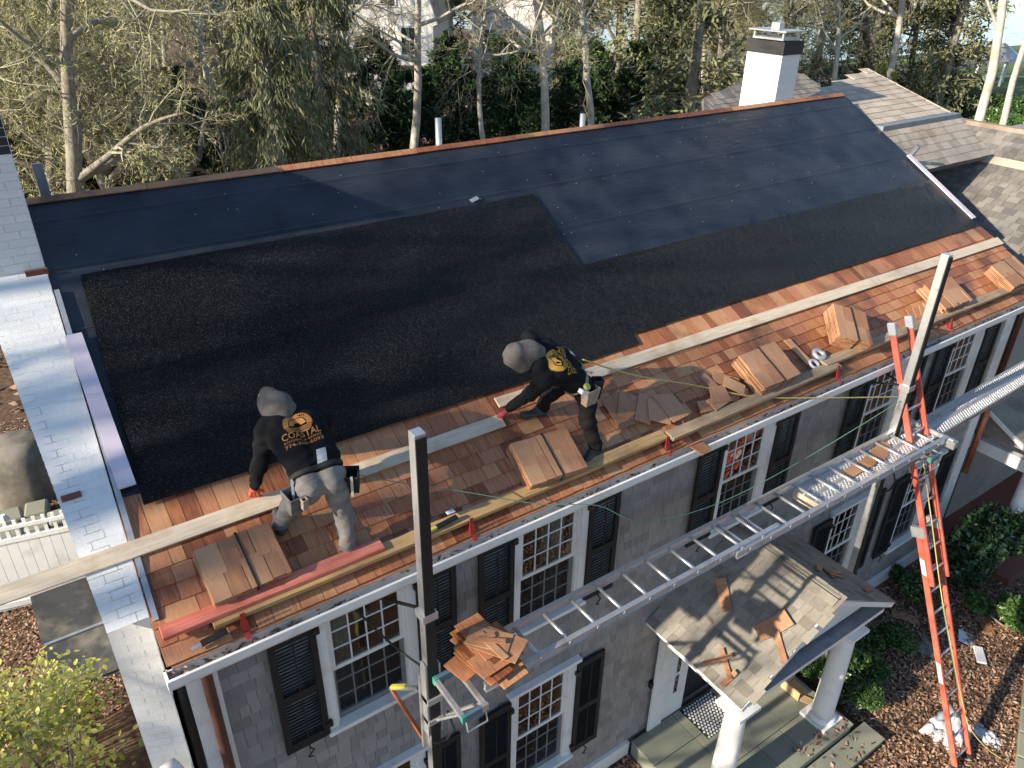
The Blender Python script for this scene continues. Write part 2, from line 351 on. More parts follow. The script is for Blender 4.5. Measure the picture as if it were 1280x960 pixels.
# ------------------------------------------------------------------ the house
house = thing('house', (6.9,3.6,0), 'two-storey grey shingled house with black shutters and its roof half reshingled', 'house')
WX0, WX1 = .72, 13.05
wins2 = [2.16, 4.115, 6.965, 9.705, 11.685]; wins1 = [2.16, 4.115, 9.705, 11.685]
Z2 = (3.38, 4.80); Z1 = (.80, 2.50); HW = .455
openings = [(x-HW, x+HW, *Z2) for x in wins2] + [(x-HW, x+HW, *Z1) for x in wins1] + [(6.16, 7.78, .28, 2.45)]
# wall backing with openings
xs = sorted({WX0, WX1} | {a for q in openings for a in q[:2]}); zs = sorted({0, 5.08} | {a for q in openings for a in q[2:]})
wb = MB()
for i in range(len(xs)-1):
    for j in range(len(zs)-1):
        cx, cz = (xs[i]+xs[i+1])/2, (zs[j]+zs[j+1])/2
        if any(a < cx < b and c < cz < d for a, b, c, d in openings): continue
        wb.box(xs[i], xs[i+1], .012, .14, zs[j], zs[j+1])
wall = wb.build('front_wall', M['wall_shingle'], house)
sh = MB()
sh.prism([(WX0,.14,0),(WX0,7.2,0),(WX0,7.2,5.1),(WX0,3.6,7.2),(WX0,.14,5.1)], (.12,0,0))
sh.prism([(WX1-.12,.14,0),(WX1-.12,7.2,0),(WX1-.12,7.2,5.1),(WX1-.12,3.6,7.2),(WX1-.12,.14,5.1)], (.12,0,0))
sh.box(WX0+.12, WX1-.12, 7.08, 7.2, 0, 5.1)
sh.build('gable_wall', M['wall_shingle'], house)
fl = MB(); fl.box(WX0+.13, WX1-.13, .2, 7.0, 2.75, 2.95); fl.box(WX0+.13, WX1-.13, .2, 7.0, .02, .2); fl.box(WX0+.13, WX1-.13, 3.5, 3.6, .22, 5.1); fl.box(WX0+.13, WX1-.13, .16, 7.0, 5.02, 5.07)
for x in (3.1, 5.5, 8.3, 10.7): fl.box(x, x+.1, .2, 3.49, .21, 5.0)
fl.build('interior', M['dark'], house)
# wall shingles
WW = [.085,.105,.125,.15,.175]
wprot = [wedge(q-.004, .155, .019, .004).mesh('wall_shingle', M['wall_shingle']) for q in WW]
rows = [(.30+k*.125, .94, WX1-.26) for k in range(38)]
def wskip(xa, xb, s):
    return any(xb > a-.0 and xa < b+.0 and s+.125 > c and s < d+.02 for a, b, c, d in openings)
place(lay(V(0,.012,0), EX, V(0,0,1), V(0,-1,0), 1, rows, WW, skip=wskip), 'shingle', wprot, M['wall_shingle'], wall, 300, 'shingles')
# trim
def part(name, mt, *boxes, parent=house, bevel=0):
    q = MB()
    for b in boxes: q.box(*b)
    return q.build(name, mt, parent, bevel=bevel)
part('corner_board', M['white'], (.72,.93,-.02,.012,.2,5.02), (.70,.72,-.02,.3,.2,5.02))
part('corner_board', M['white'], (12.80,13.07,-.02,.012,.2,5.02))
part('frieze_board', M['white'], (.93,12.80,-.018,.012,4.86,5.02))
part('soffit', M['white'], (.66,13.05,-.30,.012,5.025,5.05))
part('fascia', M['white'], (.60,13.05,-.325,-.302,5.03,5.19))
part('water_table', M['white'], (.94,5.6,-.05,.012,.04,.285)); part('water_table', M['white'], (8.32,13.05,-.05,.012,.04,.285))
dsp = MB().tube([(.845,-.10,5.08),(.845,-.09,4.95),(.845,-.085,.2)], .042, 8).build('downspout', M['brownmetal'], house, smooth=True)
MB().tube([(.66,.02,4.95),(.66,.0,3.7)], .03, 8).build('downspout', M['iron'], house, smooth=True)
MB().tube([(13.18,-.12,5.05),(13.16,-.05,4.7),(13.16,-.05,3.2)], .05, 8).build('downspout', M['brownmetal'], house, smooth=True)
MB().tube([(13.18,-.06,3.15),(13.18,-.06,1.7)], .05, 10).build('downspout', M['copper'], house, smooth=True)
# gutter: open trough
gp = [(-.302,5.19),(-.302,5.075),(-.395,5.075),(-.425,5.12),(-.43,5.195),(-.412,5.20),(-.412,5.185),(-.405,5.125),(-.385,5.09),(-.314,5.09),(-.314,5.19)]
gt = MB().prism([(.575,y,z) for y, z in gp], (12.6,0,0)); gt.box(.572,.59,-.428,-.302,5.08,5.19)
gut = gt.build('gutter', M['white'], house)
lf = MB()
for i in range(900):
    x = .65+12.4*random.random(); 
    if random.random() < .35: x = random.choice((.9,1.4,4.3,6.9,7.6,8.4,9.6,11.5))+random.gauss(0,.35)
    c = V(max(.62,min(13.1,x)), random.uniform(-.395,-.32), 5.10+random.random()*.08); a = random.random()*6.28
    u = V(math.cos(a), math.sin(a)*.6, random.uniform(-.4,.4))*random.uniform(.02,.05); v = V(-math.sin(a)*.5, math.cos(a)*.4, random.uniform(-.4,.4))*.035
    lf.add([c-u, c+v*.6, c+u, c-v*.6], [(0,1,2,3)])
lf.build('leaf_debris', M['leaf'], gut, kind='stuff')

# windows -----------------------------------------------------------
pane_cache = {}
def window(xc, z0, z1, cap, deep):
    x0, x1 = xc-HW, xc+HW
    c = MB(); c.box(x0, x0+.085, -.035, .03, z0+.05, z1); c.box(x1-.085, x1, -.035, .03, z0+.05, z1); c.box(x0+.085, x1-.085, -.033, .03, z1-.07, z1)
    if cap: c.box(x0-.03, x1+.03, -.085, .012, z1+.002, z1+.05)
    for a, b in ((x0+.085, x0+.11), (x1-.11, x1-.085)): c.box(a, b, -.005, .12, z0+.05, z1-.07)
    wn = c.build('window', M['white'], house)
    MB().box(x0-.02, x1+.02, -.075, .12, z0, z0+.048).build('sill', M['white'], wn, bevel=.006)
    gx0, gx1 = x0+.11, x1-.11; zm = (z0+.05+z1-.07)/2
    for nm, a, b, y in (('upper_sash', zm-.02, z1-.07, .03), ('lower_sash', z0+.05, zm+.015, .062)):
        q = MB(); q.box(gx0, gx0+.035, y-.012, y+.02, a, b); q.box(gx1-.035, gx1, y-.012, y+.02, a, b); q.box(gx0+.035, gx1-.035, y-.0125, y+.0195, a, a+.04); q.box(gx0+.035, gx1-.035, y-.0125, y+.0195, b-.035, b)
        gd = MB(); px0, px1, pa, pb = gx0+.035, gx1-.035, a+.04, b-.035
        for k in range(1, 4): xx = px0+(px1-px0)*k/4; gd.box(xx-.0065, xx+.0065, y-.006, y+.003, pa, pb)
        for k in range(1, 3): zz = pa+(pb-pa)*k/3; gd.box(px0, px1, y-.0055, y+.0025, zz-.0065, zz+.0065)
        q.build(nm, M['white'], wn); gd.build('muntin_grid', M['muntin'], wn)
        if nm == 'lower_sash': MB().box(gx0+.004, gx1-.004, y-.034, y-.0335, a+.004, b-.02).build('insect_screen', M['screen'], wn)
        pw, ph = (px1-px0)/4-.003, (pb-pa)/3-.003; key = (round(pw,3), round(ph,3))
        if key not in pane_cache: pane_cache[key] = MB().add([(-pw/2,0,-ph/2),(pw/2,0,-ph/2),(pw/2,0,ph/2),(-pw/2,0,ph/2)], [(0,1,2,3)]).mesh('pane', M['glass'])
        for i in range(4):
            for k in range(3):
                o = bpy.data.objects.new('pane', pane_cache[key]); COL.objects.link(o); o.parent = wn
                o.location = (px0+(px1-px0)*(i+.5)/4, y+.004, pa+(pb-pa)*(k+.5)/3)
                o.rotation_euler = (random.uniform(-.006,.006), 0, random.uniform(-.006,.006))
    return wn
def shutter(x0, z0, z1):
    w_ = .395; q = MB(); y0, y1 = -.062, -.028
    q.box(x0, x0+.055, y0, y1, z0, z1); q.box(x0+w_-.055, x0+w_, y0, y1, z0, z1)
    zm = z0+(z1-z0)*.48
    for a, b in ((z0, z0+.10), (zm-.04, zm+.04), (z1-.08, z1)): q.box(x0+.055, x0+w_-.055, y0+.001, y1-.001, a, b)
    s_ = q.build('shutter', M['shutter'], house, bevel=.003)
    l = MB()
    for a, b in ((z0+.10, zm-.04), (zm+.04, z1-.08)):
        n = int((b-a)/.038)
        for k in range(n):
            zc = a+(b-a)*(k+.5)/n
            l.boxm(Matrix.Translation((x0+w_/2, -.045, zc)) @ Matrix.Rotation(R_(-38), 4, 'X'), -.143, .143, -.019, .019, -.003, .003)
        l.box(x0+w_/2-.006, x0+w_/2+.006, -.070, -.063, a+.02, b-.02)
    l.build('louvers', M['shutter'], s_)
    # shutter dog and hinges
    h = MB(); h.tube([(x0+w_*.5,-.07,z0-.03),(x0+w_*.5+.03,-.075,z0-.06),(x0+w_*.5,-.075,z0-.09),(x0+w_*.5-.03,-.075,z0-.12),(x0+w_*.5+.01,-.075,z0-.14)], .008, 6); h.bar((x0+w_*.5,.0,z0-.02),(x0+w_*.5,-.075,z0-.02), .012, .012)
    h.build('shutter_dog', M['iron'], s_)
    return s_
for x in wins2:
    wn = window(x, *Z2, False, 0)
    for a in (x-HW-.40, x+HW+.005):
        s_ = shutter(a, 3.415, 4.765)
        hx = a+.395 if a < x else a
        for z in (3.55, 4.68): MB().box(hx-.03, hx+.03, -.075, -.036, z-.03, z+.03).build('hinge', M['iron'], s_)
for x in wins1:
    window(x, *Z1, True, 0)
    for a in (x-HW-.40, x+HW+.005):
        s_ = shutter(a, .88, 2.44)
        hx = a+.395 if a < x else a
        for z in (1.0, 2.3): MB().box(hx-.03, hx+.03, -.075, -.036, z-.03, z+.03).build('hinge', M['iron'], s_)
# curtains and things seen through the upstairs glass
def curtain(xa, xb, za, zb):
    q = MB(); n = 24; vs = []; fs = []
    for i in range(n+1):
        x = xa+(xb-xa)*i/n; y = .17+.025*math.sin(i*1.7)+.01*math.sin(i*.9)
        vs += [(x,y,za),(x+.02*math.sin(i),y+.02,zb)]
    for i in range(n): fs.append((2*i,2*i+2,2*i+3,2*i+1))
    q.add(vs, fs); return q
cu = MB(); 
curtain(1.82,2.08,3.45,4.75).build('curtain', M['curtain'], house, smooth=True)
curtain(4.15,4.45,3.45,4.75).build('curtain', M['curtain'], house, smooth=True)
curtain(6.62,6.8,3.45,4.75).build('curtain', M['curtain'], house, smooth=True)
dk = MB(); dk.box(3.82,4.1,.5,1.2,3.3,3.75); dk.box(2.3,2.5,.4,.9,3.0,4.2); dk.build('furniture', M['wood_in'], house)
# front door surround
d = MB(); d.box(6.16,6.56,-.05,.03,.30,2.45); d.box(7.38,7.78,-.05,.03,.30,2.45); d.box(6.56,7.38,-.05,.03,2.25,2.45)
dr = d.build('door_surround', M['white'], house)
for x in (6.36, 7.58):
    for k in range(4): MB().box(x-.03, x+.03, -.058, -.0505, .75+k*.40, 1.08+k*.40).build('pane', M['glass'], dr)
MB().box(6.56,7.38,.03,.08,.30,2.25).build('front_door', M['shutter'], house)
MB().box(5.86,5.93,-.06,.0,1.15,1.25).build('doorbell', M['iron'], house)

# roof ---------------------------------------------------------------
rf = MB(); rf.boxm(frame(RP(0,0,-.10), EX, ES, EN), RX0, RX1, .02, SR, 0, .10-.006)
ESb = V(0,-1,.55).normalized(); ENb = V(0,.55,1).normalized(); RB = V(0,7.56,5.23)
rf.boxm(frame(RB, EX, ESb, ENb), RX0, RX1, .0, SR-.06, -.10, 0)
roof = rf.build('roof', M['pine_grey'], house)
SW = [.10,.125,.15,.175,.205,.235]
sprot = [wedge(q-.005, .40, .013, .004).mesh('shingle', M['cedar']) for q in SW]
E7 = .1365; tilt = math.atan(.020/.40)
es_t = (ES*math.cos(tilt) - EN*math.sin(tilt)); en_t = (EN*math.cos(tilt) + ES*math.sin(tilt))
rows = [(.975-E7*k, RX0-.02, RX1) for k in range(8)] + [(1.112, 4.55, RX1)]
items = lay(RO + EN*.020, EX, es_t, en_t, 1, rows, SW)
# rows are measured along the tilted axis: put each butt back onto the roof plane
items = [(frame(RP(Mx.translation.x, (Mx.translation-RO-EN*.020).dot(es_t), .019), EX, es_t, en_t), i, c) for Mx, i, c in items]
place(items, 'roof_shingle', sprot, M['cedar'], roof, 300, 'roof_shingles')
st = MB(); st.boxm(frame(RP(0,0,0), EX, ES, EN), RX0-.01, RX1, -.004, .35, .001, .014); st.build('starter_course', M['cedar_new'], roof)
# underlayment strips, lapped; chalk lines
for k, (a, b) in enumerate(((1.15,2.32),(2.27,2.99),(2.95,3.69),(3.65,4.28),(4.24,4.50))):
    n = 40; vs = []; fs = []
    for i in range(n+1):
        x = RX0+(RX1-RX0)*i/n
        for j in range(5):
            s = a+(b-a)*j/4; vs.append(RP(x, s, .003+(.002 if j == 0 else 0)+ .004*random.random()*(0 < j < 4)))
    for i in range(n):
        for j in range(4): fs.append((i*5+j, (i+1)*5+j, (i+1)*5+j+1, i*5+j+1))
    u = MB().add(vs, fs).build('underlayment_strip', M['felt'], roof, smooth=True)
    q = MB(); 
    for so in ((a+.03,) if k else ()):
        q.boxm(frame(RP(0,so,.0135), EX, ES, EN), RX0+.05, RX1-.02, 0, .004, 0, .0012)
    if q.v: q.build('lap_line', M['lap'], u)
def matting(x0, x1, s0, s1, n, skew=0, lsk=(0,0)):
    nx, ns = int((x1-x0)/.06), int((s1-s0)/.06); vs = []; fs = []
    for i in range(nx+1):
        for j in range(ns+1):
            s = s0+(s1-s0)*j/ns; x = x0+(x1-x0)*i/nx + skew*(s-s0)/(s1-s0)*(i/nx) + lsk[0]*(1-i/nx)*(1-(s-lsk[1])/2.3)*(-1)
            e = 0 if (i in (0,nx) or j in (0,ns)) else 1
            h = n + e*(.006*math.sin(x*2.1+s*3)+.006*math.sin(s*9+x*.8)+random.uniform(0,.005))
            vs.append(RP(x, s+(.003*math.sin(x*7) if j in (0,ns) else 0), h))
    for i in range(nx):
        for j in range(ns):
            a = i*(ns+1)+j; fs.append((a, a+ns+1, a+ns+2, a+1))
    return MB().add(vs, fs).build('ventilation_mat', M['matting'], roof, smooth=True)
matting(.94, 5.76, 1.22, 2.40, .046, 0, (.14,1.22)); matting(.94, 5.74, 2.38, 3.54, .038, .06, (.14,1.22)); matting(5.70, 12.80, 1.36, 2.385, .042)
cp = MB()
for i in range(110):
    x = random.uniform(.8,12.7); s = random.choice((2.4,2.62,2.85,3.05,3.3,3.6,3.8,4.05,4.3))+random.uniform(-.03,.03)
    if x < 5.8 and s < 3.56: continue
    cp.boxm(RM(x,s,.016), -.005,.005,-.005,.005,0,.002)
cp.build('cap_nails', M['galv'], roof, kind='stuff')
for x, s in ((5.02,3.62),(5.25,3.40),(5.35,3.18)):
    MB().boxm(RM(x,s,.034,.3), -.06,.06,-.025,.025,0,.004).build('product_tag', M['galv'], roof)
# ridge boards
x = RX0
while x < RX1-.1:
    l = min(random.uniform(1.1,1.7), RX1-x); MB().boxm(frame(RP(0,0,0), EX, ES, EN), x, x+l-.006, 4.485+random.uniform(-.008,.008), 4.56, .014, .026).build('ridge_board', M['cedar'], roof); x += l
MB().prism([RP(.612,.35,.0),RP(.650,.35,.0),RP(.752,3.42,.0),RP(.712,3.42,.0)], EN*.045).build('step_flashing', M['galv'], roof)
MB().boxm(frame(RP(0,0,0), EX, ES, EN), .675,.80,1.40,2.90,.052,.069).build('primed_board', M['pinkboard'], roof)
MB().boxm(frame(RP(0,0,0), EX, ES, EN), 12.80,12.895,1.50,2.95,.04,.06).build('primed_board', M['pinkboard'], roof)
MB().tube([RP(12.93,2.95,-.15),RP(12.93,2.95,.22)], .04, 8).build('vent_pipe', M['lead'], roof)
for x, y, h in ((6.50,6.2,7.21),(9.36,6.2,7.02)):
    MB().tube([(x,y,6.0),(x,y,h)], .05, 10).build('vent_pipe', M['galv'], roof, smooth=True)
MB().bar((.955,4.3,6.9),(.945,4.3,7.60),.05,.09).build('vent_pipe', M['lead'], roof)

# chimneys -----------------------------------------------------------
def brickface(ch, o, ex, ey, en, wfun, rows, ch_h=.068, matl=None, bl=.2, proud=0):
    for k in range(rows):
        xa, xb = wfun(k); x = xa; first = True
        while x < xb-.02:
            l = bl*(.5 if (first and k % 2) else 1); first = False; l = min(l, xb-x)
            if xb-(x+l) < .04: l = xb-x
            key = round(l,2)
            if key not in brick_c: brick_c[key] = MB().box(0, key-.004, 0, .0645, 0, .0007).mesh('brick', M['brick_white'])
            me = brick_c[key]
            if matl is not M['brick_white']:
                if (key, matl.name) not in brick_c: q = me.copy(); q.materials[0] = matl; brick_c[(key, matl.name)] = q
                me = brick_c[(key, matl.name)]
            b = bpy.data.objects.new('brick', me); COL.objects.link(b); b.parent = ch
            b.matrix_basis = frame(o + ex*x + ey*(k*ch_h) + en*(random.uniform(-.0004,.0006)+proud), ex, ey, en)
            x += l
brick_c = {}
def cl(k): return .22
q = MB(); prof = [(-.03,0),(6.2,0),(6.2,5.6),(4.3,7.0),(4.3,8.5),(2.85,8.5),(2.85,7.03),(-.03,5.45)]
n = len(prof); vs = [(.33 if z < 5.6 else .20, y+(.11 if y < 0 else 0), z) for y, z in prof] + [(.60 if z < 6 else .71, y, z) for y, z in prof]
q.add(vs, [tuple(range(n)), tuple(range(2*n-1,n-1,-1))] + [(i, n+i, n+(i+1) % n, (i+1) % n) for i in range(n)])
chim = q.build('chimney', M['brick_white'], house)
sl = V(0,2.88,1.58); L = sl.length; sl.normalize(); sn = V(0,-sl.z,sl.y)
brickface(chim, V(0,-.03,5.45), EX, sl, sn, lambda k: (.33-.13*k/48, .60+.11*k/48), 48, .0682, M['brick_white'])
brickface(chim, V(0,2.85,7.05), EX, V(0,0,1), V(0,-1,0), lambda k: (.20,.71), 14, .068, M['brick_white'], proud=.003)
brickface(chim, V(0,2.85,8.005), EX, V(0,0,1), V(0,-1,0), lambda k: (.19,.715), 7, .068, M['brick_black'])
fx_ = V(.27,-.11,0).normalized()
brickface(chim, V(.33,.08,2.5), fx_, V(0,0,1), V(fx_.y,-fx_.x,0), lambda k: (0,.291), 43, .068, M['brick_white'], proud=.001)
MB().boxm(frame(V(0,2.83,7.0), EX, V(0,0,1), V(0,-1,0)), .55,.72,-.02,.05,0,.03).build('bare_brick', M['brick_red'], chim)
MB().boxm(frame(V(0,-.03,5.45)+sl*1.05, EX, sl, sn), .31,.44,0,.05,.004,.012).build('bare_brick', M['brick_red'], chim)
MB().tube([(.34,-.06,3.85),(.40,-.09,4.02),(.47,-.09,4.04),(.50,-.06,3.9),(.50,-.06,3.0)], .035, 8).build('conduit', M['white'], chim, smooth=True)
# right chimney behind the ridge
q = MB(); q.box(11.28,11.72,3.75,4.45,6.4,8.10); ch2 = q.build('chimney', M['brick_white'], house)
brickface(ch2, V(0,3.75,7.2), EX, V(0,0,1), V(0,-1,0), lambda k: (11.28,11.72), 13, .068, M['brick_white'])
brickface(ch2, V(11.28,4.45,7.2), V(0,-1,0), V(0,0,1), V(-1,0,0), lambda k: (0,.70), 13, .068, M['brick_white'])
q = MB(); q.box(11.26,11.74,3.73,4.47,8.10,8.28); bd = q.build('chimney_band', M['brick_black'], ch2)
brickface(ch2, V(0,3.73,8.10), EX, V(0,0,1), V(0,-1,0), lambda k: (11.26,11.74), 3, .067, M['brick_black'])
brickface(ch2, V(11.26,4.47,8.10), V(0,-1,0), V(0,0,1), V(-1,0,0), lambda k: (0,.74), 3, .062, M['brick_black'])
q = MB(); q.box(11.30,11.70,3.80,4.40,8.30,8.33)
for a in (11.32,11.68):
    for b in (3.82,4.38): q.bar((a,b,8.33),(a,b,8.42),.03,.03)
q.box(11.26,11.74,3.74,4.46,8.42,8.44); q.box(11.44,11.56,4.02,4.18,8.44,8.54); q.build('chimney_cap', M['galv'], ch2)

# ------------------------------------------------------------------ neighbouring wings of the house
def slope_joined(o, ex, es, en, rows, widths, l, t):
    pr = [wedge(q-.006, l, t, .004) for q in widths]; mb = MB()
    for Mx, i, c in lay(o, ex, es, en, 1, rows, widths):
        mb.add([Mx @ V(*q) for q in pr[i].v], pr[i].f)
    return mb
def slab(poly, th, name, mt, parent):
    p = [Vector(q) for q in poly]; nn = (p[1]-p[0]).cross(p[2]-p[0]).normalized()
    if nn.z < 0: nn = -nn
    return MB().prism([q-nn*th for q in p], nn*(th-.004)).build(name, mt, parent), nn
w1 = thing('rear_wing', (14.2,4.5,0), 'pale brown shingled low roof rising behind the far end of the main roof', 'building')
slab([(12.95,2.96,7.02),(15.17,2.96,7.02),(15.22,4.76,7.549),(12.3,4.0,7.326)], .12, 'roof', M['wing_light'], w1)
slope_joined(V(0,2.96,7.02), EX, V(0,1,.294).normalized(), V(0,-.294,1).normalized(), [(k*.17, max(12.9, 12.35+(2.96+k*.17*.96-4.0+.1)/.76*2.92), 15.2) for k in range(11)], [.12,.15,.18,.22], .22, .016).build('roof_shingles', M['wing_light'], w1, kind='stuff')
slab([(15.20,2.9,7.03),(15.34,2.9,7.0),(15.38,4.76,7.52),(15.24,4.76,7.57)], .05, 'rake_board', M['wing_light'], w1)
MB().box(12.92,15.3,2.78,2.96,6.93,7.03).build('flashing', M['lead'], w1)
MB().box(12.95,15.15,2.98,4.0,0,6.85).build('wall', M['wall_shingle'], w1)
slab([(12.95,2.10,6.42),(15.35,2.10,6.42),(15.30,2.77,6.93),(12.95,2.77,6.93)], .12, 'lower_roof', M['wing_dark'], w1)
e2 = V(0,.67,.51).normalized()
slope_joined(V(0,2.10,6.42), EX, e2, V(0,-e2.z,e2.y), [(k*.15, 12.95, 15.33) for k in range(6)], [.12,.15,.18,.22], .2, .014).build('roof_shingles', M['wing_light'], w1, kind='stuff')
# wing with its ridge running toward the viewer, slope facing the main house
w2 = thing('side_wing', (15.5,0,0), 'dark weathered shingle roof of the lower wing beyond the right rake', 'building')
ex2 = V(0,-1,0); e2 = V(1,0,.62).normalized(); n2 = V(-.62,0,1).normalized()
slab([(12.95,3.6,4.76),(15.5,3.6,6.34),(15.5,.1,6.34),(12.95,.1,4.76)], .12, 'roof', M['wing_dark'], w2)
slope_joined(V(12.95,3.6,4.76), ex2, e2, n2, [(k*.14, 0, 3.5) for k in range(21)], [.11,.14,.17,.2], .2, .016).build('roof_shingles', M['wing_dark'], w2, kind='stuff')
MB().prism([(15.35,3.62,6.28),(15.5,3.62,6.385),(15.65,3.62,6.28)], (0,-3.54,0)).build('ridge_cap', M['wing_light'], w2)
slab([(15.5,3.6,6.34),(18.5,3.6,4.5),(18.5,.1,4.5),(15.5,.1,6.34)], .12, 'roof', M['wing_dark'], w2)
MB().prism([(13.9,.25,0),(18.2,.25,0),(18.2,.25,4.5),(15.5,.25,6.15),(13.9,.25,5.12)], (0,3.2,0)).build('wall', M['wall_shingle'], w2)
w4 = thing('far_wing', (19,5,0), 'sunlit grey shingle roof behind the wing ridge under the white birch', 'building')
slab([(16.4,4.7,4.85),(19.0,4.7,6.26),(19.0,-.5,6.26),(16.4,-.5,4.85)], .12, 'roof', M['wing_dark'], w4)
slope_joined(V(16.4,4.7,4.85), ex2, V(2.6,0,1.41).normalized(), V(-1.41,0,2.6).normalized(), [(k*.16, 0, 5.2) for k in range(18)], [.13,.16,.2], .22, .016).build('roof_shingles', M['wing_dark'], w4, kind='stuff')
MB().box(18.9,19.1,-.5,4.7,6.22,6.31).build('ridge_cap', M['wing_light'], w4)
MB().box(18.4,22,-.4,4.6,0,5.9).build('wall', M['wall_shingle'], w4)
w5 = thing('rear_gable', (14,7,0), 'grey shingled rear roof showing behind the far white chimney', 'building')
P5 = [Vector(q) for q in [(12.67, 6.51, 6.98), (15.84, 7.22, 7.34), (16.34, 6.5, 6.98), (15.54, 5.83, 6.64), (12.15, 5.94, 6.7)]]
slab(P5, .1, 'roof', M['wing_dark'], w5)
n5 = V(0,-.5,1).normalized(); e5 = V(0,1,.5).normalized(); o5 = V(0,6.0-.0,6.73)
its = []
for Mx, i_, c in lay(o5, EX, e5, n5, 1, [(k*.15, 12.2, 17.5) for k in range(22)], [.13,.16,.2]):
    q_ = Mx @ V(.08,.2,0); ins = False
    for a_ in range(len(P5)):
        p0, p1 = P5[a_], P5[a_-1]
        if (p0.y > q_.y) != (p1.y > q_.y) and q_.x < (p1.x-p0.x)*(q_.y-p0.y)/(p1.y-p0.y)+p0.x: ins = not ins
    if ins: its.append((Mx, i_))
mb5 = MB(); w5p = [wedge(q-.006, .22, .016, .004) for q in (.13,.16,.2)]
for Mx, i_ in its: mb5.add([Mx @ V(*q) for q in w5p[i_].v], w5p[i_].f)
mb5.build('roof_shingles', M['wing_dark'], w5, kind='stuff')
MB().box(12.9,16.0,6.6,7.0,0,6.6).build('wall', M['wall_shingle'], w5)

# side porch at the right -----------------------------------------------
sp = thing('side_porch', (14.6,-.4,0), 'small side porch with white trimmed gable end and shingled roof past the house corner', 'porch')
ya, yr_, za, zr_ = -.95, .12, 2.36, 2.92
e3 = V(0,yr_-ya,zr_-za).normalized(); n3 = V(0,-e3.z,e3.y)
slab([(13.45,ya,za),(17.5,ya,za),(17.5,yr_,zr_),(13.45,yr_,zr_)], .1, 'roof', M['porch_shingle'], sp)
pr5 = [wedge(q-.005, .2, .014, .004).mesh('shingle', M['porch_shingle']) for q in (.12,.15,.18,.22)]
place(lay(V(0,ya,za), EX, e3, n3, 1, [(k*.135, 13.43, 17.4) for k in range(9)], [.12,.15,.18,.22]), 'shingle', pr5, M['porch_shingle'], sp, 200, 'roof_shingles')
slab([(13.45,1.2,2.36),(17.5,1.2,2.36),(17.5,yr_,zr_),(13.45,yr_,zr_)], .1, 'roof', M['porch_shingle'], sp)
MB().prism([(13.55,ya+.1,za-.02),(13.55,yr_,zr_-.12),(13.55,1.1,za-.02)], (.1,0,0)).build('gable_end', M['wall_shingle'], sp)
MB().bar((13.49,ya-.02,za-.06),(13.49,yr_,zr_-.05), .06, .16, (1,0,0)).build('rake_board', M['white'], sp)
MB().bar((13.49,yr_,zr_-.05),(13.49,1.2,za-.06), .06, .16, (1,0,0)).build('rake_board', M['white'], sp)
MB().box(13.46,17.5,ya+.02,ya+.16,za-.34,za-.10).build('beam', M['white'], sp)
MB().box(13.46,13.60,ya+.16,1.1,za-.34,za-.12).build('beam', M['white'], sp)
for x in (13.62, 15.9): MB().tube([(x,ya+.09,.15),(x,ya+.09,2.02)], [.13,.105], 16).build('column', M['white'], sp, smooth=True)
MB().box(13.2,17.5,-1.3,1.6,.0,.15).build('floor', M['brick_red'], sp)

# ------------------------------------------------------------------ portico
po = thing('entrance_portico', (7.05,-.8,.3), 'white columned entrance portico with weathered shingle gable roof', 'portico')
PX0, PX1, PXC, PZ0, PZ1, PY = 5.66, 8.44, 7.05, 2.46, 3.27, -1.49
eL = V(PXC-PX0,0,PZ1-PZ0).normalized(); nL = V(-eL.z,0,eL.x); eR = V(PXC-PX1,0,PZ1-PZ0).normalized(); nR = V(eL.z,0,eL.x)
LS = (V(PXC,0,PZ1)-V(PX0,0,PZ0)).length
rL = MB(); rL.boxm(frame(V(PX0,PY,PZ0), V(0,1,0), eL, -nL), 0,-PY-.01,0,LS-.02,.008,.06); pl = rL.build('roof_slope', M['white'], po)
rR = MB(); rR.boxm(frame(V(PX1,PY,PZ0), V(0,1,0), eR, -nR), 0,-PY-.01,0,LS-.02,.008,.06); prr = rR.build('roof_slope', M['white'], po)
PW = [.10,.125,.15,.18]
pp = [wedge(q-.004, .2, .012, .003).mesh('shingle', M['porch_shingle']) for q in PW]
place(lay(V(PX0,-.02,PZ0)+nL*.004, V(0,-1,0), eL, nL, 1, [(k*.125-.02, 0, -PY) for k in range(13)], PW), 'shingle', pp, M['porch_shingle'], pl, 300, 'x')
place(lay(V(PX1,PY,PZ0)+nR*.004, V(0,1,0), eR, nR, 1, [(k*.125-.02, 0, -PY-.02) for k in range(13)], PW), 'shingle', pp, M['porch_shingle'], prr, 300, 'x')
for e_, n_, x_ in ((eL, nL, 1), (eR, nR, -1)):
    MB().boxm(frame(V(PXC,PY-.01,PZ1+.02), V(0,1,0)*1, -e_, n_), 0,-PY,-.0,.13,.0,.018).build('ridge_cap', M['porch_shingle'], po)
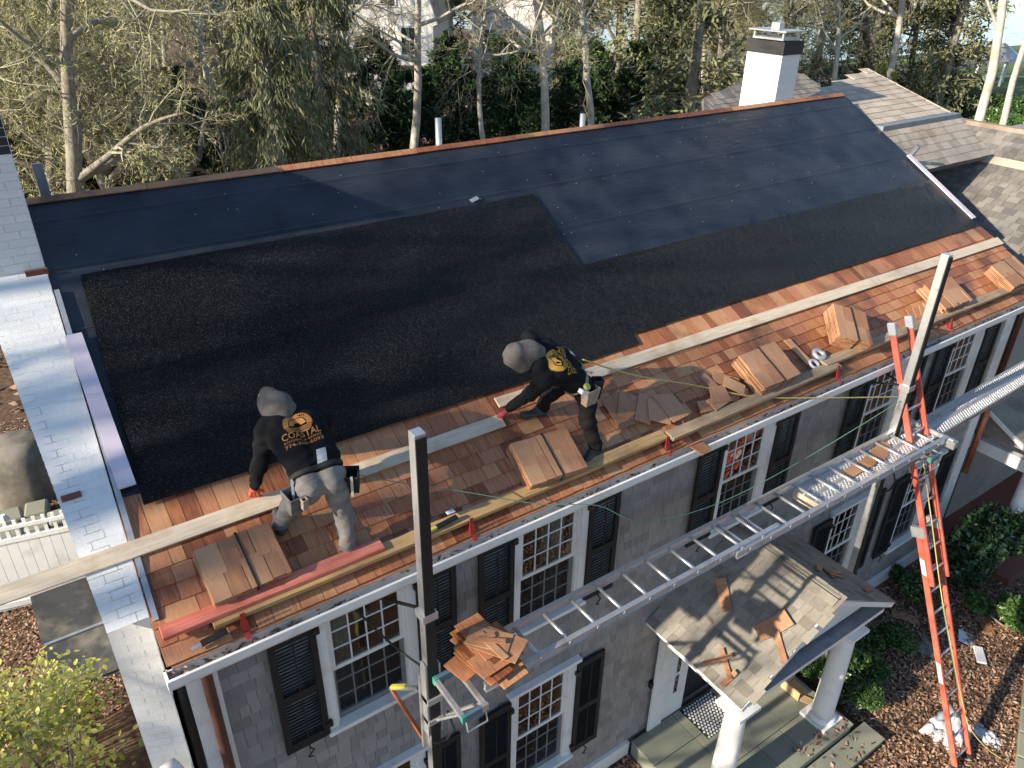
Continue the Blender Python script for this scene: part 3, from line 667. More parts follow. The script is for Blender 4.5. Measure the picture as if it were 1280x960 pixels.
# pediment: tympanum, raking cornice, flashed ledge
MB().prism([(PX0+.25,PY+.16,PZ0+.02),(PXC,PY+.16,PZ1-.10),(PX1-.25,PY+.16,PZ0+.02)], (0,.06,0)).build('tympanum', M['white'], po)
for xa, s_ in ((PX0, 1), (PX1, -1)):
    MB().bar((xa+.0*s_,PY+.04,PZ0-.045),(PXC,PY+.04,PZ1-.06), .07, .10, (0,1,0)).build('raking_cornice', M['white'], po)
    MB().bar((xa+.025*s_,PY+.1,PZ0-.05),(xa+.025*s_,-.0,PZ0-.05), .04, .05).build('eave_board', M['white'], po)
MB().box(PX0+.08,PX1-.08,PY+.04,PY+.22,PZ0-.16,PZ0-.06).build('cornice', M['white'], po)
MB().box(PX0+.03,PX1-.03,PY+.02,PY+.20,PZ0-.058,PZ0-.045).build('ledge_flashing', M['lead'], po)
for a in ((PX0+.24,PX1-.24,PY+.16,PY+.36,PZ0-.42,PZ0-.162), (PX0+.24,PX0+.42,PY+.36,-.03,PZ0-.42,PZ0-.10), (PX1-.42,PX1-.24,PY+.36,-.03,PZ0-.42,PZ0-.10)):
    MB().box(*a).build('beam', M['white'], po)
def column(x):
    y = -1.24; pts = []; rad = []
    for k in range(13):
        t = k/12; pts.append((x,y,.42+t*1.52)); rad.append(.145-.025*t**1.6)
    c = MB().tube(pts, rad, 24).build('column', M['white'], po, smooth=True)
    b = MB(); b.box(x-.2,x+.2,y-.2,y+.2,.305,.36); b.tube([(x,y,.36),(x,y,.38),(x,y,.405),(x,y,.425)], [.185,.195,.18,.15], 24); b.build('base', M['white'], c)
    t = MB(); t.tube([(x,y,1.94),(x,y,1.96),(x,y,1.99)], [.125,.15,.165], 24); t.box(x-.18,x+.18,y-.18,y+.18,1.99,2.04); t.build('capital', M['white'], c)
for x in (5.98, 8.05): column(x)
for x in (6.02, 8.05): MB().box(x-.12,x+.12,-.08,-.052,.305,2.04).build('pilaster', M['white'], po)
# porch floor slabs and steps
ps = thing('porch_floor', (7,-.8,0), 'greenish bluestone porch floor and steps under the portico', 'porch floor')
MB().box(5.64,8.32,-1.55,-.06,.0,.262).build('base', M['bluestone'], ps)
yy = [-.06,-.50,-1.05,-1.57]
for j in range(3):
    x = 5.62
    while x < 8.30:
        l = min(random.choice((.45,.6,.75)), 8.34-x)
        if 8.34-(x+l) < .2: l = 8.34-x
        MB().box(x+.004,x+l-.004,yy[j+1]+.004,yy[j]-.004,.263,.302).build('slab', M['bluestone'], ps, bevel=.004); x += l
x = 5.62
MB().box(5.64,8.62,-1.88,-1.575,.0,.118).build('step', M['bluestone'], ps)
while x < 8.5:
    l = min(.75, 8.64-x); MB().box(x+.004,x+l-.004,-1.90,-1.575,.12,.158).build('slab', M['bluestone'], ps, bevel=.004); x += l
# ------------------------------------------------------------------ boards and planks on the roof
def board(name, x0, x1, s0, s1, n0, th, mt, label, cat, ang=0, sd=0, bev=.004):
    o = MB().boxm(RM((x0+x1)/2, (s0+s1)/2, n0, ang), -(x1-x0)/2, (x1-x0)/2, -(s1-s0)/2, (s1-s0)/2, 0, th).build(name, mt, bevel=bev)
    return tag(o, label, cat)
board('guide_board', -.75, 3.82, .842, .975, .036, .022, M['pine'], 'long pale board jutting past the white chimney, held by the kneeling hand', 'board')
board('guide_board', 4.30, 12.92, .97, 1.105, .036, .022, M['pine'], 'long pale board running from behind the black-trousered roofer to the right rake', 'board', -.009)
board('board_offcut', 3.86, 4.60, 1.03, 1.14, .042, .02, M['pine'], 'short pale board end lying on the bare shingles under the crouching roofer', 'board', -.02)
def plank(name, x0, x1, y, z, wd, th, mt, label, ang=0):
    o = MB().boxm(Matrix.Translation(((x0+x1)/2, y, z)) @ Matrix.Rotation(ang, 4, 'Z') @ Matrix.Rotation(R_(10), 4, 'X'), -(x1-x0)/2, (x1-x0)/2, -wd/2, wd/2, -th, 0).build(name, mt, bevel=.004)
    return tag(o, label, 'plank')
plank('roof_plank', .95, 5.28, -.245, 5.405, .125, .04, M['pine_yellow'], 'yellow wooden roof plank along the eave under the red painted one')
plank('roof_plank', .63, 2.27, -.215, 5.447, .115, .04, M['pink'], 'red painted plank on the eave brackets beside the white chimney')
plank('roof_plank', 5.30, 8.0, -.275, 5.405, .125, .04, M['pine_grey'], 'brownish weathered roof plank below the cut shingle bundle', .012)
plank('roof_plank', 7.82, 12.7, -.200, 5.435, .125, .04, M['pine_grey'], 'greyish roof plank reaching the far right end of the eave', -.005)
for i, x in enumerate((1.14, 3.02, 5.24, 7.92, 10.3)):
    lab = ['red steel roof bracket holding the red painted plank', 'red steel roof bracket below the black staging pole top', 'red steel roof bracket where two eave planks meet below the boots',
           'red steel roof bracket at the plank joint by the tape coil', 'red steel roof bracket under the far grey plank'][i]
    b = MB(); b.boxm(RM(x,-.03,.026), -.02,.02,0,.16,0,.004); b.bar((x,-.345,5.28),(x,-.33,5.36),.012,.05,(1,0,0)); b.bar((x,-.34,5.30),(x,-.16,5.35),.035,.012); b.bar((x,-.335,5.285),(x,-.325,5.425),.035,.008,(0,1,0))
    tag(b.build('roof_bracket', M['red']), lab, 'roof bracket', 'roof brackets along the eave')

# shingle bundles ------------------------------------------------------
def bundle(x, s, w_, l, h, ang, label, n0=.05, strap=True, ragged=.0, n=9):
    t = thing('shingle_bundle', RP(x, s, n0), label, 'shingle bundle', 'cedar shingle bundles on the roof')
    Mx = RM(x, s, n0, ang)
    for k in range(n):
        z = h*k/n; half = l*.56
        for e in (-1, 1):          # two banks, butts outward, overlapping in the middle
            xx = -w_/2
            while xx < w_/2-.02:
                ww = min(random.choice((.1,.13,.16,.2)), w_/2-xx)
                if w_/2-(xx+ww) < .04: ww = w_/2-xx
                j = random.uniform(-.007,.006)+ragged*random.uniform(-1,1); jx = (ragged*.6+.005)*random.uniform(-1,1)
                y0 = (l/2+j)*e; y1 = y0 - half*e
                q = MB(); zz = z+h/n*random.uniform(.86,.97)
                t_in = z+h/n*.5 if k < n-1 else z+h/n*random.uniform(.6,.85)
                vs = [(xx+.002+jx,y0,z),(xx+ww-.002+jx,y0,z),(xx+ww-.002+jx,y1,z+.002),(xx+.002+jx,y1,z+.002),(xx+.002+jx,y0,zz),(xx+ww-.002+jx,y0,zz),(xx+ww-.002+jx,y1,t_in),(xx+.002+jx,y1,t_in)]
                q.add([Mx @ V(*v) for v in vs], [(0,3,2,1),(4,5,6,7),(0,1,5,4),(1,2,6,5),(2,3,7,6),(3,0,4,7)])
                q.build('shingle', M['cedar_new'], t); xx += ww
    if strap:
        q = MB(); e = .003
        q.boxm(Mx, .0+.02,.035, -l/2-.006, l/2+.006, h+.001, h+.005); q.boxm(Mx, .02,.035, -l/2-.012, -l/2-.008, 0, h+.005); q.boxm(Mx, .02,.035, l/2+.008, l/2+.012, 0, h+.005)
        q.build('strap', M['rubber'], t)
    return t
bundle(1.27, .475, .56, .43, .14, .03, 'strapped pale cedar bundle by the left chimney, beside the grey-trousered roofer', n=8)
bundle(3.96, .37, .60, .43, .15, -.07, 'strapped reddish cedar bundle between the black-trousered roofer and the plank', n=8)
bundle(6.95, .41, .60, .45, .17, .03, 'tilted cedar bundle with dark open end next to loose cut shingles', n=9, ragged=.008)
bundle(8.50, .51, .44, .50, .20, -.62, 'upright turned cedar bundle with glowing orange ends near the tape coil', n=9)
bundle(10.60, .47, .62, .42, .14, -.02, 'fanned dark-ended cedar bundle behind the bare aluminium pole', n=7, ragged=.02, strap=False)
bundle(12.20, .40, .66, .42, .16, .05, 'orange cedar bundle at the far right end of the eave', n=8, ragged=.008)
def loose(pts, label, name='loose_shingle', group=None, Mbase=None, mt=None):
    for k, (Mx, w_, l) in enumerate(pts):
        q = MB(); cut = random.uniform(-.25,.25)*w_
        q.prism([Mx @ V(-w_/2,-l/2,0), Mx @ V(w_/2,-l/2,0), Mx @ V(w_/2,l/2+cut,0), Mx @ V(-w_/2,l/2-cut,0)], (Mx.to_3x3() @ V(0,0,.009)))
        tag(q.build(name, mt or M['cedar_new']), label, 'shingle', group)
loose([(RM(5.02+.13*k+random.uniform(-.05,.05), .63-.05*k+random.uniform(-.05,.05), .045+.012*k, random.uniform(-.8,.8)), random.uniform(.16,.26), random.uniform(.28,.40)) for k in range(5)],
      'loose cedar shingle lying in the scatter right of the standing boot', group='loose shingles by the boot')
loose([(RM(6.25+random.uniform(-.22,.22), .38+random.uniform(-.13,.13), .045+.011*k, random.uniform(-1.5,1.5)), random.uniform(.08,.2), random.uniform(.2,.36)) for k in range(9)],
      'cut cedar shingle piece in the heap left of the open-ended bundle', group='cut shingle heap')
loose([(RM(7.66, .50, .045, .12), .10, .38)], 'narrow shingle strip leaning alone near the tape coil')
loose([(RM(9.95+.12*k, .30+.02*k, .045+.014*k, .9+.15*k), .18, .40) for k in range(4)], 'golden lit loose shingle below the fanned bundle', group='golden loose shingles')
loose([(Matrix.Translation((5.62,-.40,5.212)) @ Matrix.Rotation(.25,4,'Z') @ Matrix.Rotation(.2,4,'X'), .17, .20)], 'orange shingle scrap resting on the gutter edge')
q = MB(); q.tube([RP(7.86+.06*math.cos(a*.4), .36+.06*math.sin(a*.4), .08+.001*a) for a in range(17)], .028, 8)
cn = thing('tape_coil', RP(7.8,.35,.04), 'grey tape roll with a second roll leaning on it by the plank joint', 'tape roll')
q.build('roll', M['galv'], cn, smooth=True)
MB().tube([RP(7.72+.055*math.cos(a*.4), .28+.055*math.sin(a*.4), .06) for a in range(17)], .02, 8).build('roll', M['greycap'], cn, smooth=True)
kn = thing('chalk_reel', RP(2.83,.13,.12), 'yellow and black hand tool on the plank beside the black pole', 'hand tool')
MB().bar(RP(2.55,.16,.14), RP(2.72,.17,.14), .03, .02).build('handle', M['yellow'], kn); MB().bar(RP(2.72,.17,.14), RP(2.92,.19,.14), .04, .02).build('body', M['iron'], kn); MB().bar(RP(2.86,.25,.13), RP(2.93,.25,.13), .04, .01).build('label_plate', M['plasticwhite'], kn)
kn = thing('utility_knife', RP(1.0,.05,.05), 'black tool tucked under the red painted plank by the bracket', 'hand tool')
MB().boxm(RM(.93,.07,.06,.1), -.09,.09,-.02,.02,0,.03).build('handle', M['rubber'], kn); MB().boxm(RM(.82,.06,.06,.1), -.05,.03,-.012,.012,.005,.012).build('blade', M['galv'], kn)

# ------------------------------------------------------------------ staging
def pole(x, top, label):
    t = thing('staging_pole', (x,-.66,0), label, 'pole', 'aluminium staging poles'); h = .045; z0 = .02
    MB().box(x-h,x+h,-.66-h,-.66+h,z0,top).build('post', M['alu'], t, bevel=.006)
    MB().box(x-h+.003,x+h-.003,-.66-h-.012,-.66-h-.0005,z0,top-.03).build('rubber_face', M['rubber'], t)
    MB().box(x-.15,x+.15,-.81,-.51,0,.018).build('foot', M['galv'], t)
    b = MB(); b.bar((x,-.61,5.0),(x-.35,-.02,4.9),.02,.02); b.build('wall_brace', M['iron'], t)
    b = MB(); b.bar((x,-.61,5.0),(x+.35,-.02,4.9),.02,.02); b.build('wall_brace', M['iron'], t)
    MB().box(x-.065,x+.065,-.725,-.595,4.96,5.03).build('collar', M['galv'], t)
    return t
p1 = pole(2.40, 6.67, 'staging pole with black face and a shingle pile on its jack')
p2 = pole(8.92, 6.66, 'bright bare staging pole standing beside the red ladder')
def jack(x, z, label):
    t = thing('pump_jack', (x,-.7,z), label, 'pump jack', 'pump jacks on the staging poles')
    for y in (-.60,): MB().box(x-.07,x-.055,-.715,-.63,z-.70,z+.15).build('side_plate', M['galv'], t)
    MB().box(x+.056,x+.07,-.715,-.63,z-.70,z+.12).build('side_plate', M['galv'], t)
    for a in (x+.01, x+.21): MB().box(a-.018,a+.018,-1.16,-.725,z-.045,z).build('arm', M['alu'], t)
    e = MB().box(x-.01,x+.23,-.755,-.72,z-.06,z+.012).build('cross_bar', M['alu'], t); MB().box(x-.0105,x+.02,-.757,-.7185,z-.0605,z+.0125).build('tape', M['tape_green'], e); MB().box(x+.02,x+.17,-.7565,-.719,z-.0602,z+.0122).build('tape', M['tape_blue'], e)
    e = MB().box(x-.01,x+.23,-1.19,-1.161,z-.05,z+.015).build('cross_bar', M['alu'], t); MB().box(x-.0105,x+.02,-1.192,-1.1595,z-.0505,z+.0155).build('tape', M['tape_green'], e); MB().box(x+.02,x+.17,-1.1915,-1.16,z-.0502,z+.0152).build('tape', M['tape_blue'], e)
    MB().bar((x+.01,-1.10,z-.05),(x+.01,-.74,z-.5),.03,.02).build('brace', M['alu'], t); MB().bar((x+.21,-1.10,z-.05),(x+.10,-.74,z-.5),.03,.02).build('brace', M['alu'], t)
    q = MB(); q.tube([(x+.03,-1.17,z-.06),(x+.03,-1.2,z-.16),(x+.21,-1.2,z-.16),(x+.21,-1.17,z-.06)], .008, 6); q.build('handle', M['galv'], t)
    q = MB(); q.tube([(x+.10,-.75,z-.45),(x+.12,-.82,z-.62),(x+.05,-.8,z-.72),(x-.05,-.78,z-.72)], .012, 6); q.build('crank', M['iron'], t)
    MB().box(x-.07,x+.07,-.735,-.585,z-.30,z-.24).build('shoe', M['galv'], t); MB().box(x-.07,x+.07,-.735,-.585,z-.55,z-.5).build('shoe', M['galv'], t)
    return t
j1 = jack(2.40, 4.33, 'aluminium pump jack with green tape carrying the shingle pile')
j2 = jack(8.92, 4.25, 'aluminium pump jack half hidden under the ladder and plank by the red ladder')
# guard bracket toward the wall at the first pole
gb = thing('guard_bracket', (2.36,-.5,3.6), 'rust streaked angle bracket with yellow clamp swinging toward the wall', 'bracket')
MB().bar((2.335,-.63,3.42),(2.335,-.63,4.34),.03,.05).build('upright', M['alu'], gb)
MB().bar((2.335,-.60,3.48),(2.20,-.30,3.92),.03,.03).build('arm', M['copper'], gb)
MB().bar((2.20,-.30,3.92),(2.32,-.58,4.12),.03,.03).build('arm', M['alu'], gb)
MB().bar((2.20,-.32,3.95),(2.27,-.46,4.05),.03,.03).build('clamp', M['yellow'], gb)
# ladder used as staging: two lapped sections
ls = thing('stage_ladder', (6.2,-.9,4.4), 'silver aluminium ladder laid flat as a walkway between the two poles', 'ladder')
def lsec(x0, x1, z, ya, yb, r0, nr):
    for y in (ya, yb):
        q = MB(); q.box(x0,x1,y-.013,y+.013,z-.035,z+.035); q.box(x0,x1,y-.024,y+.024,z+.0355,z+.040); q.box(x0,x1,y-.024,y+.024,z-.040,z-.0355); q.build('rail', M['alu'], ls)
    for k in range(nr):
        x = r0+.305*k; MB().tube([(x,ya,z+.008),(x,yb,z+.008)], .017, 10).build('rung', M['alu'], ls, smooth=True)
        for y, e in ((ya, 1), (yb, -1)): MB().tube([(x,y+e*.014,z+.008),(x,y+e*.03,z+.008)], .022, 10).build('rung_collar', M['galv'], ls)
lsec(2.66, 6.20, 4.405, -.700, -1.085, 2.893, 11)
lsec(5.55, 9.32, 4.368, -.672, -1.113, 5.74, 12)
MB().bar((9.32,-.62,4.37),(9.32,-1.2,4.37),.03,.05).build('end_bar', M['alu'], ls); MB().box(9.28,9.36,-1.24,-1.13,4.28,4.38).build('end_bracket', M['galv'], ls)
# perforated plank
pk = thing('staging_plank', (9.9,-.8,4.3), 'perforated aluminium staging plank running past the right end of the house', 'plank')
A = V(6.98,-.885,4.315); B = V(13.9,-.69,4.315); d_ = (B-A).normalized(); Lp = (B-A).length; nx = V(-d_.y,d_.x,0); Mp = frame(A, d_, nx, V(0,0,1))
MB().boxm(Mp, 0,Lp,-.175,.175,-.05,-.012).build('deck', M['alu'], pk)
for y in (-.165, .165, 0): MB().boxm(Mp, 0,Lp,y-.010,y+.010,-.06 if y else -.011,.004 if y else -.002).build('rail', M['alu'], pk)
tr = MB()
for i in range(int(Lp/.055)):
    for y in (-.135,-.105,-.075,-.045,.045,.075,.105,.135):
        x = .05+i*.055+(.0275 if round(abs(y)*1000) % 60 == 45 else 0); tr.boxm(Mp @ Matrix.Translation((x,y,-.012)), -.014,.014,-.009,.009,0,.012)
tr.build('grip_studs', M['alu'], pk, kind='stuff')
MB().boxm(Mp, -.012,.0,-.175,.175,-.11,.0).build('end_plate', M['pine'], pk)
# pile of shingles on the jack
pl_ = thing('shingle_pile', (2.8,-.85,4.42), 'loose reddish cedar shingle pile stacked on the jack of the black pole', 'shingle pile')
for k in range(26):
    c = V(2.80+random.uniform(-.11,.11), -.86+random.uniform(-.14,.14), 4.445+.0052*k)
    Mx = Matrix.Translation(c) @ Matrix.Rotation(.12+random.uniform(-.12,.12)+(1.57 if random.random()<.15 else 0), 4, 'Z'); w_ = random.uniform(.15,.26); l = random.uniform(.38,.46)
    MB().boxm(Mx, -w_/2,w_/2,-l/2,l/2,-.004,.004).build('shingle', M['cedar'], pl_)
for k, (dx, dy, a, w_, l) in enumerate(((.08,-.05,.55,.26,.42),(.04,.02,.7,.2,.36),(.02,-.06,.1,.06,.34),(-.0,.05,1.3,.05,.2),(.03,-.02,.9,.05,.24))):
    MB().boxm(Matrix.Translation((2.82+dx,-.86+dy,4.588+.009*k)) @ Matrix.Rotation(a,4,'Z'), -w_/2,w_/2,-l/2,l/2,0,.008).build('shingle', M['cedar_new'], pl_)
# offcuts lying on the plank
for k, x in enumerate((7.9, 8.25, 8.45)):
    tag(MB().boxm(Mp @ Matrix.Translation((x-6.98,.02*k,.006+.01*k)) @ Matrix.Rotation(.2*k,4,'Z'), -.2,.2,-.07,.07,0,.008).build('plank_shingle', M['cedar_new']), 'cedar shingle lying on the perforated plank under the ladder rungs', 'shingle', 'shingles on the plank')

# red extension ladder --------------------------------------------------
rl = thing('extension_ladder', (9.27,-2.68,0), 'red fibreglass extension ladder leaning on the gutter beside the bare pole', 'ladder')
def LP(u, t, off=0):   # u across 0..1, t along, off outward
    a0 = V(9.08+.34*u, -2.68, 0); a1 = V(8.87+.38*u, -.24, 5.66); d = (a1-a0).normalized(); n = V(0,-d.z,d.y)
    return a0 + d*t + n*off
LT = (LP(0,1)-LP(0,0)).length*6.16
for sec, (t0, t1, off, ins) in enumerate(((0, 3.55, 0, .0), (2.75, 6.05, .06, .03))):
    for u in (ins, 1-ins):
        q = MB(); q.bar(LP(u,t0,off), LP(u,t1,off), .03, .075, (0,-1,0)); q.build('rail', M['fibre'], rl, bevel=.004)
        if sec: MB().bar(LP(u,t1-.02,off), LP(u,t1+.14,off), .055, .10, (0,-1,0)).build('end_cap', M['greycap'], rl, bevel=.015)
        else: MB().bar(LP(u,-.02,0), LP(u,.10,0), .05, .1, (0,-1,0)).build('foot', M['rubber'], rl)
    t = t0+.20
    while t < t1-.1: MB().tube([LP(ins,t,off),LP(1-ins,t,off)], .017, 8).build('rung', M['alu'], rl, smooth=True); t += .305
for u in (.02,.98): MB().bar(LP(u,3.42,.0), LP(u,3.56,.0), .06, .17, (0,-1,0)).build('guide_bracket', M['galv'], rl)
MB().boxm(frame(LP(0,2.9,.0)+V(-.0165,0,0), V(0,-1,0), (LP(0,1)-LP(0,0)).normalized(), V(-1,0,0)), -.03,.03,0,.22,0,.001).build('sticker', M['plasticwhite'], rl)
MB().boxm(frame(LP(0,1.35,.0)+V(-.0165,0,0), V(0,-1,0), (LP(0,1)-LP(0,0)).normalized(), V(-1,0,0)), -.028,.028,0,.3,0,.001).build('sticker', M['plasticwhite'], rl)
# ropes and lines --------------------------------------------------------
def rope(name, pts, r, mt, label):
    pts = [Vector(p) for p in pts]; out = []
    for i in range(len(pts)-1):
        p0, p1, p2, p3 = pts[max(i-1,0)], pts[i], pts[i+1], pts[min(i+2,len(pts)-1)]
        for k in range(8):
            t = k/8; out.append(.5*((2*p1)+(p2-p0)*t+(2*p0-5*p1+4*p2-p3)*t*t+(3*p1-p0-3*p2+p3)*t**3))
    out.append(pts[-1])
    return tag(MB().tube(out, r, 5).build(name, mt, smooth=True), label, 'rope')
rope('safety_rope', [(4.42,.05,6.33),(5.1,.1,5.95),(5.9,.05,5.62),(6.6,-.25,5.40),(7.6,-.48,5.18),(8.86,-.62,4.86)], .008, M['rope_yellow'], 'yellow safety rope from the black-trousered roofer to the red ladder')
rope('safety_rope', [(2.12,.0,6.05),(2.5,-.1,5.86),(3.0,-.22,5.64),(3.65,-.42,5.36),(4.2,-.55,5.19),(4.8,-.57,4.75),(6.0,-.5,4.42),(7.4,-.5,4.45),(8.86,-.66,4.82)], .0045, M['rope_green'], 'green safety line drooping across the front wall to the red ladder')
rope('hauling_rope', [LP(.35,4.6,.12), LP(.4,3.6,.10), LP(.42,2.6,.08), LP(.55,1.7,.08), LP(.75,.9,.08), LP(.95,.5,.1), (9.75,-2.9,.04),(10.1,-3.3,.03)], .007, M['rope_yellow'], 'yellow rope hanging down the rungs of the red ladder')
rope('hauling_rope', [LP(.3,2.5,.1), LP(.4,1.8,.1), LP(.5,1.2,.1), LP(.3,.9,.14), LP(-.25,1.05,.16), LP(-.2,.9,.14)], .006, M['rope_green'], 'green rope looped on the lower rungs of the red ladder')
rope('bungee_cord', [(2.02,-.03,4.78),(2.2,-.35,4.52),(2.35,-.6,4.38)], .010, M['rope_black'], 'black cord tied from the pump jack toward the left window')

# things on the portico, porch and ground -------------------------------
def PLm(x, y, ang, n=.03):
    return frame(V(x, y, PZ0+(x-PX0)*(PZ1-PZ0)/(PXC-PX0)) + nL*n, V(0,-1,0), eL, nL) @ Matrix.Rotation(ang, 4, 'Z')
for x, y, a, w_, l, lab in ((6.37,-.52,.9,.13,.42,'dark upright cedar shingle lying alone on the portico roof'), (6.44,-1.17,-.35,.20,.40,'broad orange shingle with a curled strip over it on the portico roof'), (6.32,-1.38,.95,.07,.36,'curled orange strip across the broad shingle on the portico roof'),
                        (5.86,-1.07,1.0,.05,.36,'long strip of the crossed cedar scraps on the portico roof'), (5.84,-.97,-.55,.05,.34,'cross strip of the crossed cedar scraps on the portico roof'), (5.77,-1.2,-.1,.06,.22,'lowest short strip of the crossed cedar scraps on the portico roof')):
    Mx = PLm(x, y, a); n = 6; vs = []; fs = []
    for i in range(n+1):
        yy_ = -l/2+l*i/n; z = .03*((i/n-.5)*2)**2*random.uniform(.6,1.2)
        vs += [Mx @ V(-w_/2,yy_,z), Mx @ V(w_/2,yy_,z), Mx @ V(w_/2,yy_,z+.008), Mx @ V(-w_/2,yy_,z+.008)]
    for i in range(n):
        for k in range(4): fs.append((4*i+k, 4*i+(k+1)%4, 4*i+4+(k+1)%4, 4*i+4+k))
    fs += [(3,2,1,0),(4*n,4*n+1,4*n+2,4*n+3)]
    tag(MB().add(vs, fs).build('cedar_scrap', M['cedar_new']), lab, 'shingle scrap', 'cedar scraps on the portico roof')
def PRm(x, y, ang): return frame(V(x, y, PZ0+(PX1-x)*(PZ1-PZ0)/(PX1-PXC)) + nR*.03, V(0,1,0), eR, nR) @ Matrix.Rotation(ang, 4, 'Z')
for x, y, a in ((7.58,-.9,.4),(7.66,-.98,1.0),(7.75,-1.02,-.3),(7.9,-.95,.1),(8.1,-1.3,.2)):
    tag(MB().boxm(PRm(x,y,a), -.03,.03,-.15,.15,0,.008).build('cedar_scrap', M['cedar']), 'thin brown cedar splinter on the shaded far slope of the portico', 'shingle scrap', 'splinters on the far portico slope')
dm = thing('door_mat', (6.82,-.28,.3), 'black and white lattice rubber mat before the front door', 'door mat')
MB().box(6.50,7.10,-.62,-.08,.303,.309).build('backing', M['rubber'], dm)
lt = MB()
for i in range(11):
    for k in range(12): lt.boxm(Matrix.Translation((6.53+.052*i+(.026 if k % 2 else 0), -.60+.044*k, .309)) @ Matrix.Rotation(.785,4,'Z'), -.014,.014,-.014,.014,0,.008)
lt.build('lattice', M['plasticwhite'], dm, kind='stuff')
bx = thing('carton', (8.1,-.75,.3), 'open flattened cardboard carton left against the portico column', 'carton')
for a in ((8.0,8.28,-.62,-.60,.305,.50),(8.0,8.02,-.9,-.62,.305,.45),(8.02,8.27,-.9,-.63,.303,.312)): MB().box(*a).build('panel', M['carton'], bx)
MB().boxm(Matrix.Translation((8.12,-1.0,.32)) @ Matrix.Rotation(.4,4,'Z'), -.06,.06,-.12,.12,0,.012).build('flap', M['carton'], bx)
def sheet(name, cx, cy, w_, l, h, mt, label, cat, seed):
    rg = random.Random(seed); n = 9; vs = []; fs = []
    for i in range(n+1):
        for j in range(n+1):
            r_ = 1+.18*math.sin(i*2.1+seed)+.15*math.cos(j*1.7)
            vs.append((cx+(i/n-.5)*w_*r_, cy+(j/n-.5)*l*r_, .015+h*rg.random()*(1 if 0<i<n and 0<j<n else .2)))
    for i in range(n):
        for j in range(n): fs.append((i*(n+1)+j,(i+1)*(n+1)+j,(i+1)*(n+1)+j+1,i*(n+1)+j+1))
    return tag(MB().add(vs, fs).build(name, mt, smooth=True), label, cat)
sheet('plastic_sheet', 9.62,-2.25,.62,.42,.12, M['clear'], 'crumpled clear plastic sheet behind the foot of the red ladder', 'plastic sheet', 1)
sheet('plastic_sheet', 9.95,-2.62,.22,.34,.06, M['clear'], 'small torn plastic scrap on the leaves past the ladder foot', 'plastic sheet', 2)
tag(MB().boxm(Matrix.Translation((11.45,-1.52,.03)) @ Matrix.Rotation(.5,4,'Z') @ Matrix.Rotation(.2,4,'X'), -.13,.13,-.11,.11,0,.012).build('paper_scrap', M['plasticwhite']), 'squarish white paper scrap on the leaf litter', 'litter')
tag(MB().boxm(Matrix.Translation((11.28,-1.83,.03)) @ Matrix.Rotation(-.9,4,'Z'), -.07,.07,-.17,.17,0,.04).build('white_packet', M['plasticwhite'], bevel=.012), 'long white packet on the leaf litter past the ladder', 'litter')
tag(MB().boxm(Matrix.Translation((10.75,-1.3,.02)) @ Matrix.Rotation(.3,4,'Z'), -.16,.16,-.12,.12,0,.02).build('grey_slab', M['bluestone']), 'flat grey slab half under leaves beside the ladder', 'stone')
for k,(x,y,a) in enumerate(((11.05,-.72,.5),(12.0,-1.55,-.8))): tag(MB().boxm(Matrix.Translation((x,y,.03)) @ Matrix.Rotation(a,4,'Z'), -.09,.09,-.2,.2,0,.01).build('fallen_shingle', M['cedar_new']), ['brown shingle dropped by the hedge near the house wall','brown shingle strip dropped beside the white paper'][k], 'shingle')

# left side of the house: fence, bulkhead, covered object ---------------
fn = thing('vinyl_fence', (-1,7.4,0), 'white vinyl privacy fence with open lattice top left of the chimney', 'fence')
f0 = V(-3.2,7.95,0); f1 = V(.28,7.2,0); fd = (f1-f0).normalized(); fL = (f1-f0).length; fM = frame(f0, fd, V(-fd.y,fd.x,0), V(0,0,1))
k = 0
while k*.15 < fL: MB().boxm(fM, k*.15+.003,min(fL,k*.15+.147),-.012,.012,.05,1.35).build('panel_board', M['white'], fn); k += 1
for a, b in ((1.35,1.43),(1.60,1.66),(.1,.2)): MB().boxm(fM, 0,fL,-.03,.03,a,b).build('rail', M['white'], fn)
k = 0
while k*.13 < fL: MB().boxm(fM, k*.13,k*.13+.05,-.012,.012,1.43,1.74).build('picket', M['white'], fn); k += 1
bk = thing('bulkhead_door', (-.35,6,0), 'dark grey sloping cellar bulkhead doors between the leaves and chimney', 'cellar bulkhead')
MB().prism([(-.62,5.2,.04),(.28,5.2,.04),(.28,6.9,.55),(-.62,6.9,.55)], (0,0,.05)).build('door_leaf', M['bulkhead'], bk)
MB().prism([(-.62,5.15,0),(-.62,6.95,0),(-.62,6.95,.54),(-.62,5.15,.03)], (.9,0,0)).build('frame', M['bulkhead'], bk)
MB().bar((-.6,6.0,.345),(.27,6.0,.345),.05,.02).build('seam', M['lead'], bk)
tb = thing('covered_grill', (-.35,11.0,0), 'rounded beige canvas-covered object on the stone terrace behind the fence', 'covered object')
vs = []; fs = []
for j in range(8):
    for i in range(20):
        a = 6.283*i/20; t = j/7; r_ = .75*(1-.12*math.sin(a*6)*(1-t)*.5)*math.cos(t*1.35)**.5; vs.append((-.35+r_*math.cos(a), 11.0+r_*math.sin(a), 1.15*math.sin(t*1.45)))
for j in range(7):
    for i in range(20): fs.append((j*20+i, j*20+(i+1)%20, (j+1)*20+(i+1)%20, (j+1)*20+i))
fs.append(tuple(140+i for i in range(20)))
MB().add(vs, fs).build('cover', M['tarp'], tb, smooth=True)
for i in range(9): MB().boxm(Matrix.Translation((-1.6+.42*(i%5)+random.uniform(-.05,.05), 9.4+.5*(i//5), 0)) @ Matrix.Rotation(random.uniform(-.2,.2),4,'Z'), -.2,.2,-.22,.22,0,.25).build('stone', M['bluestone'], tb, bevel=.05)
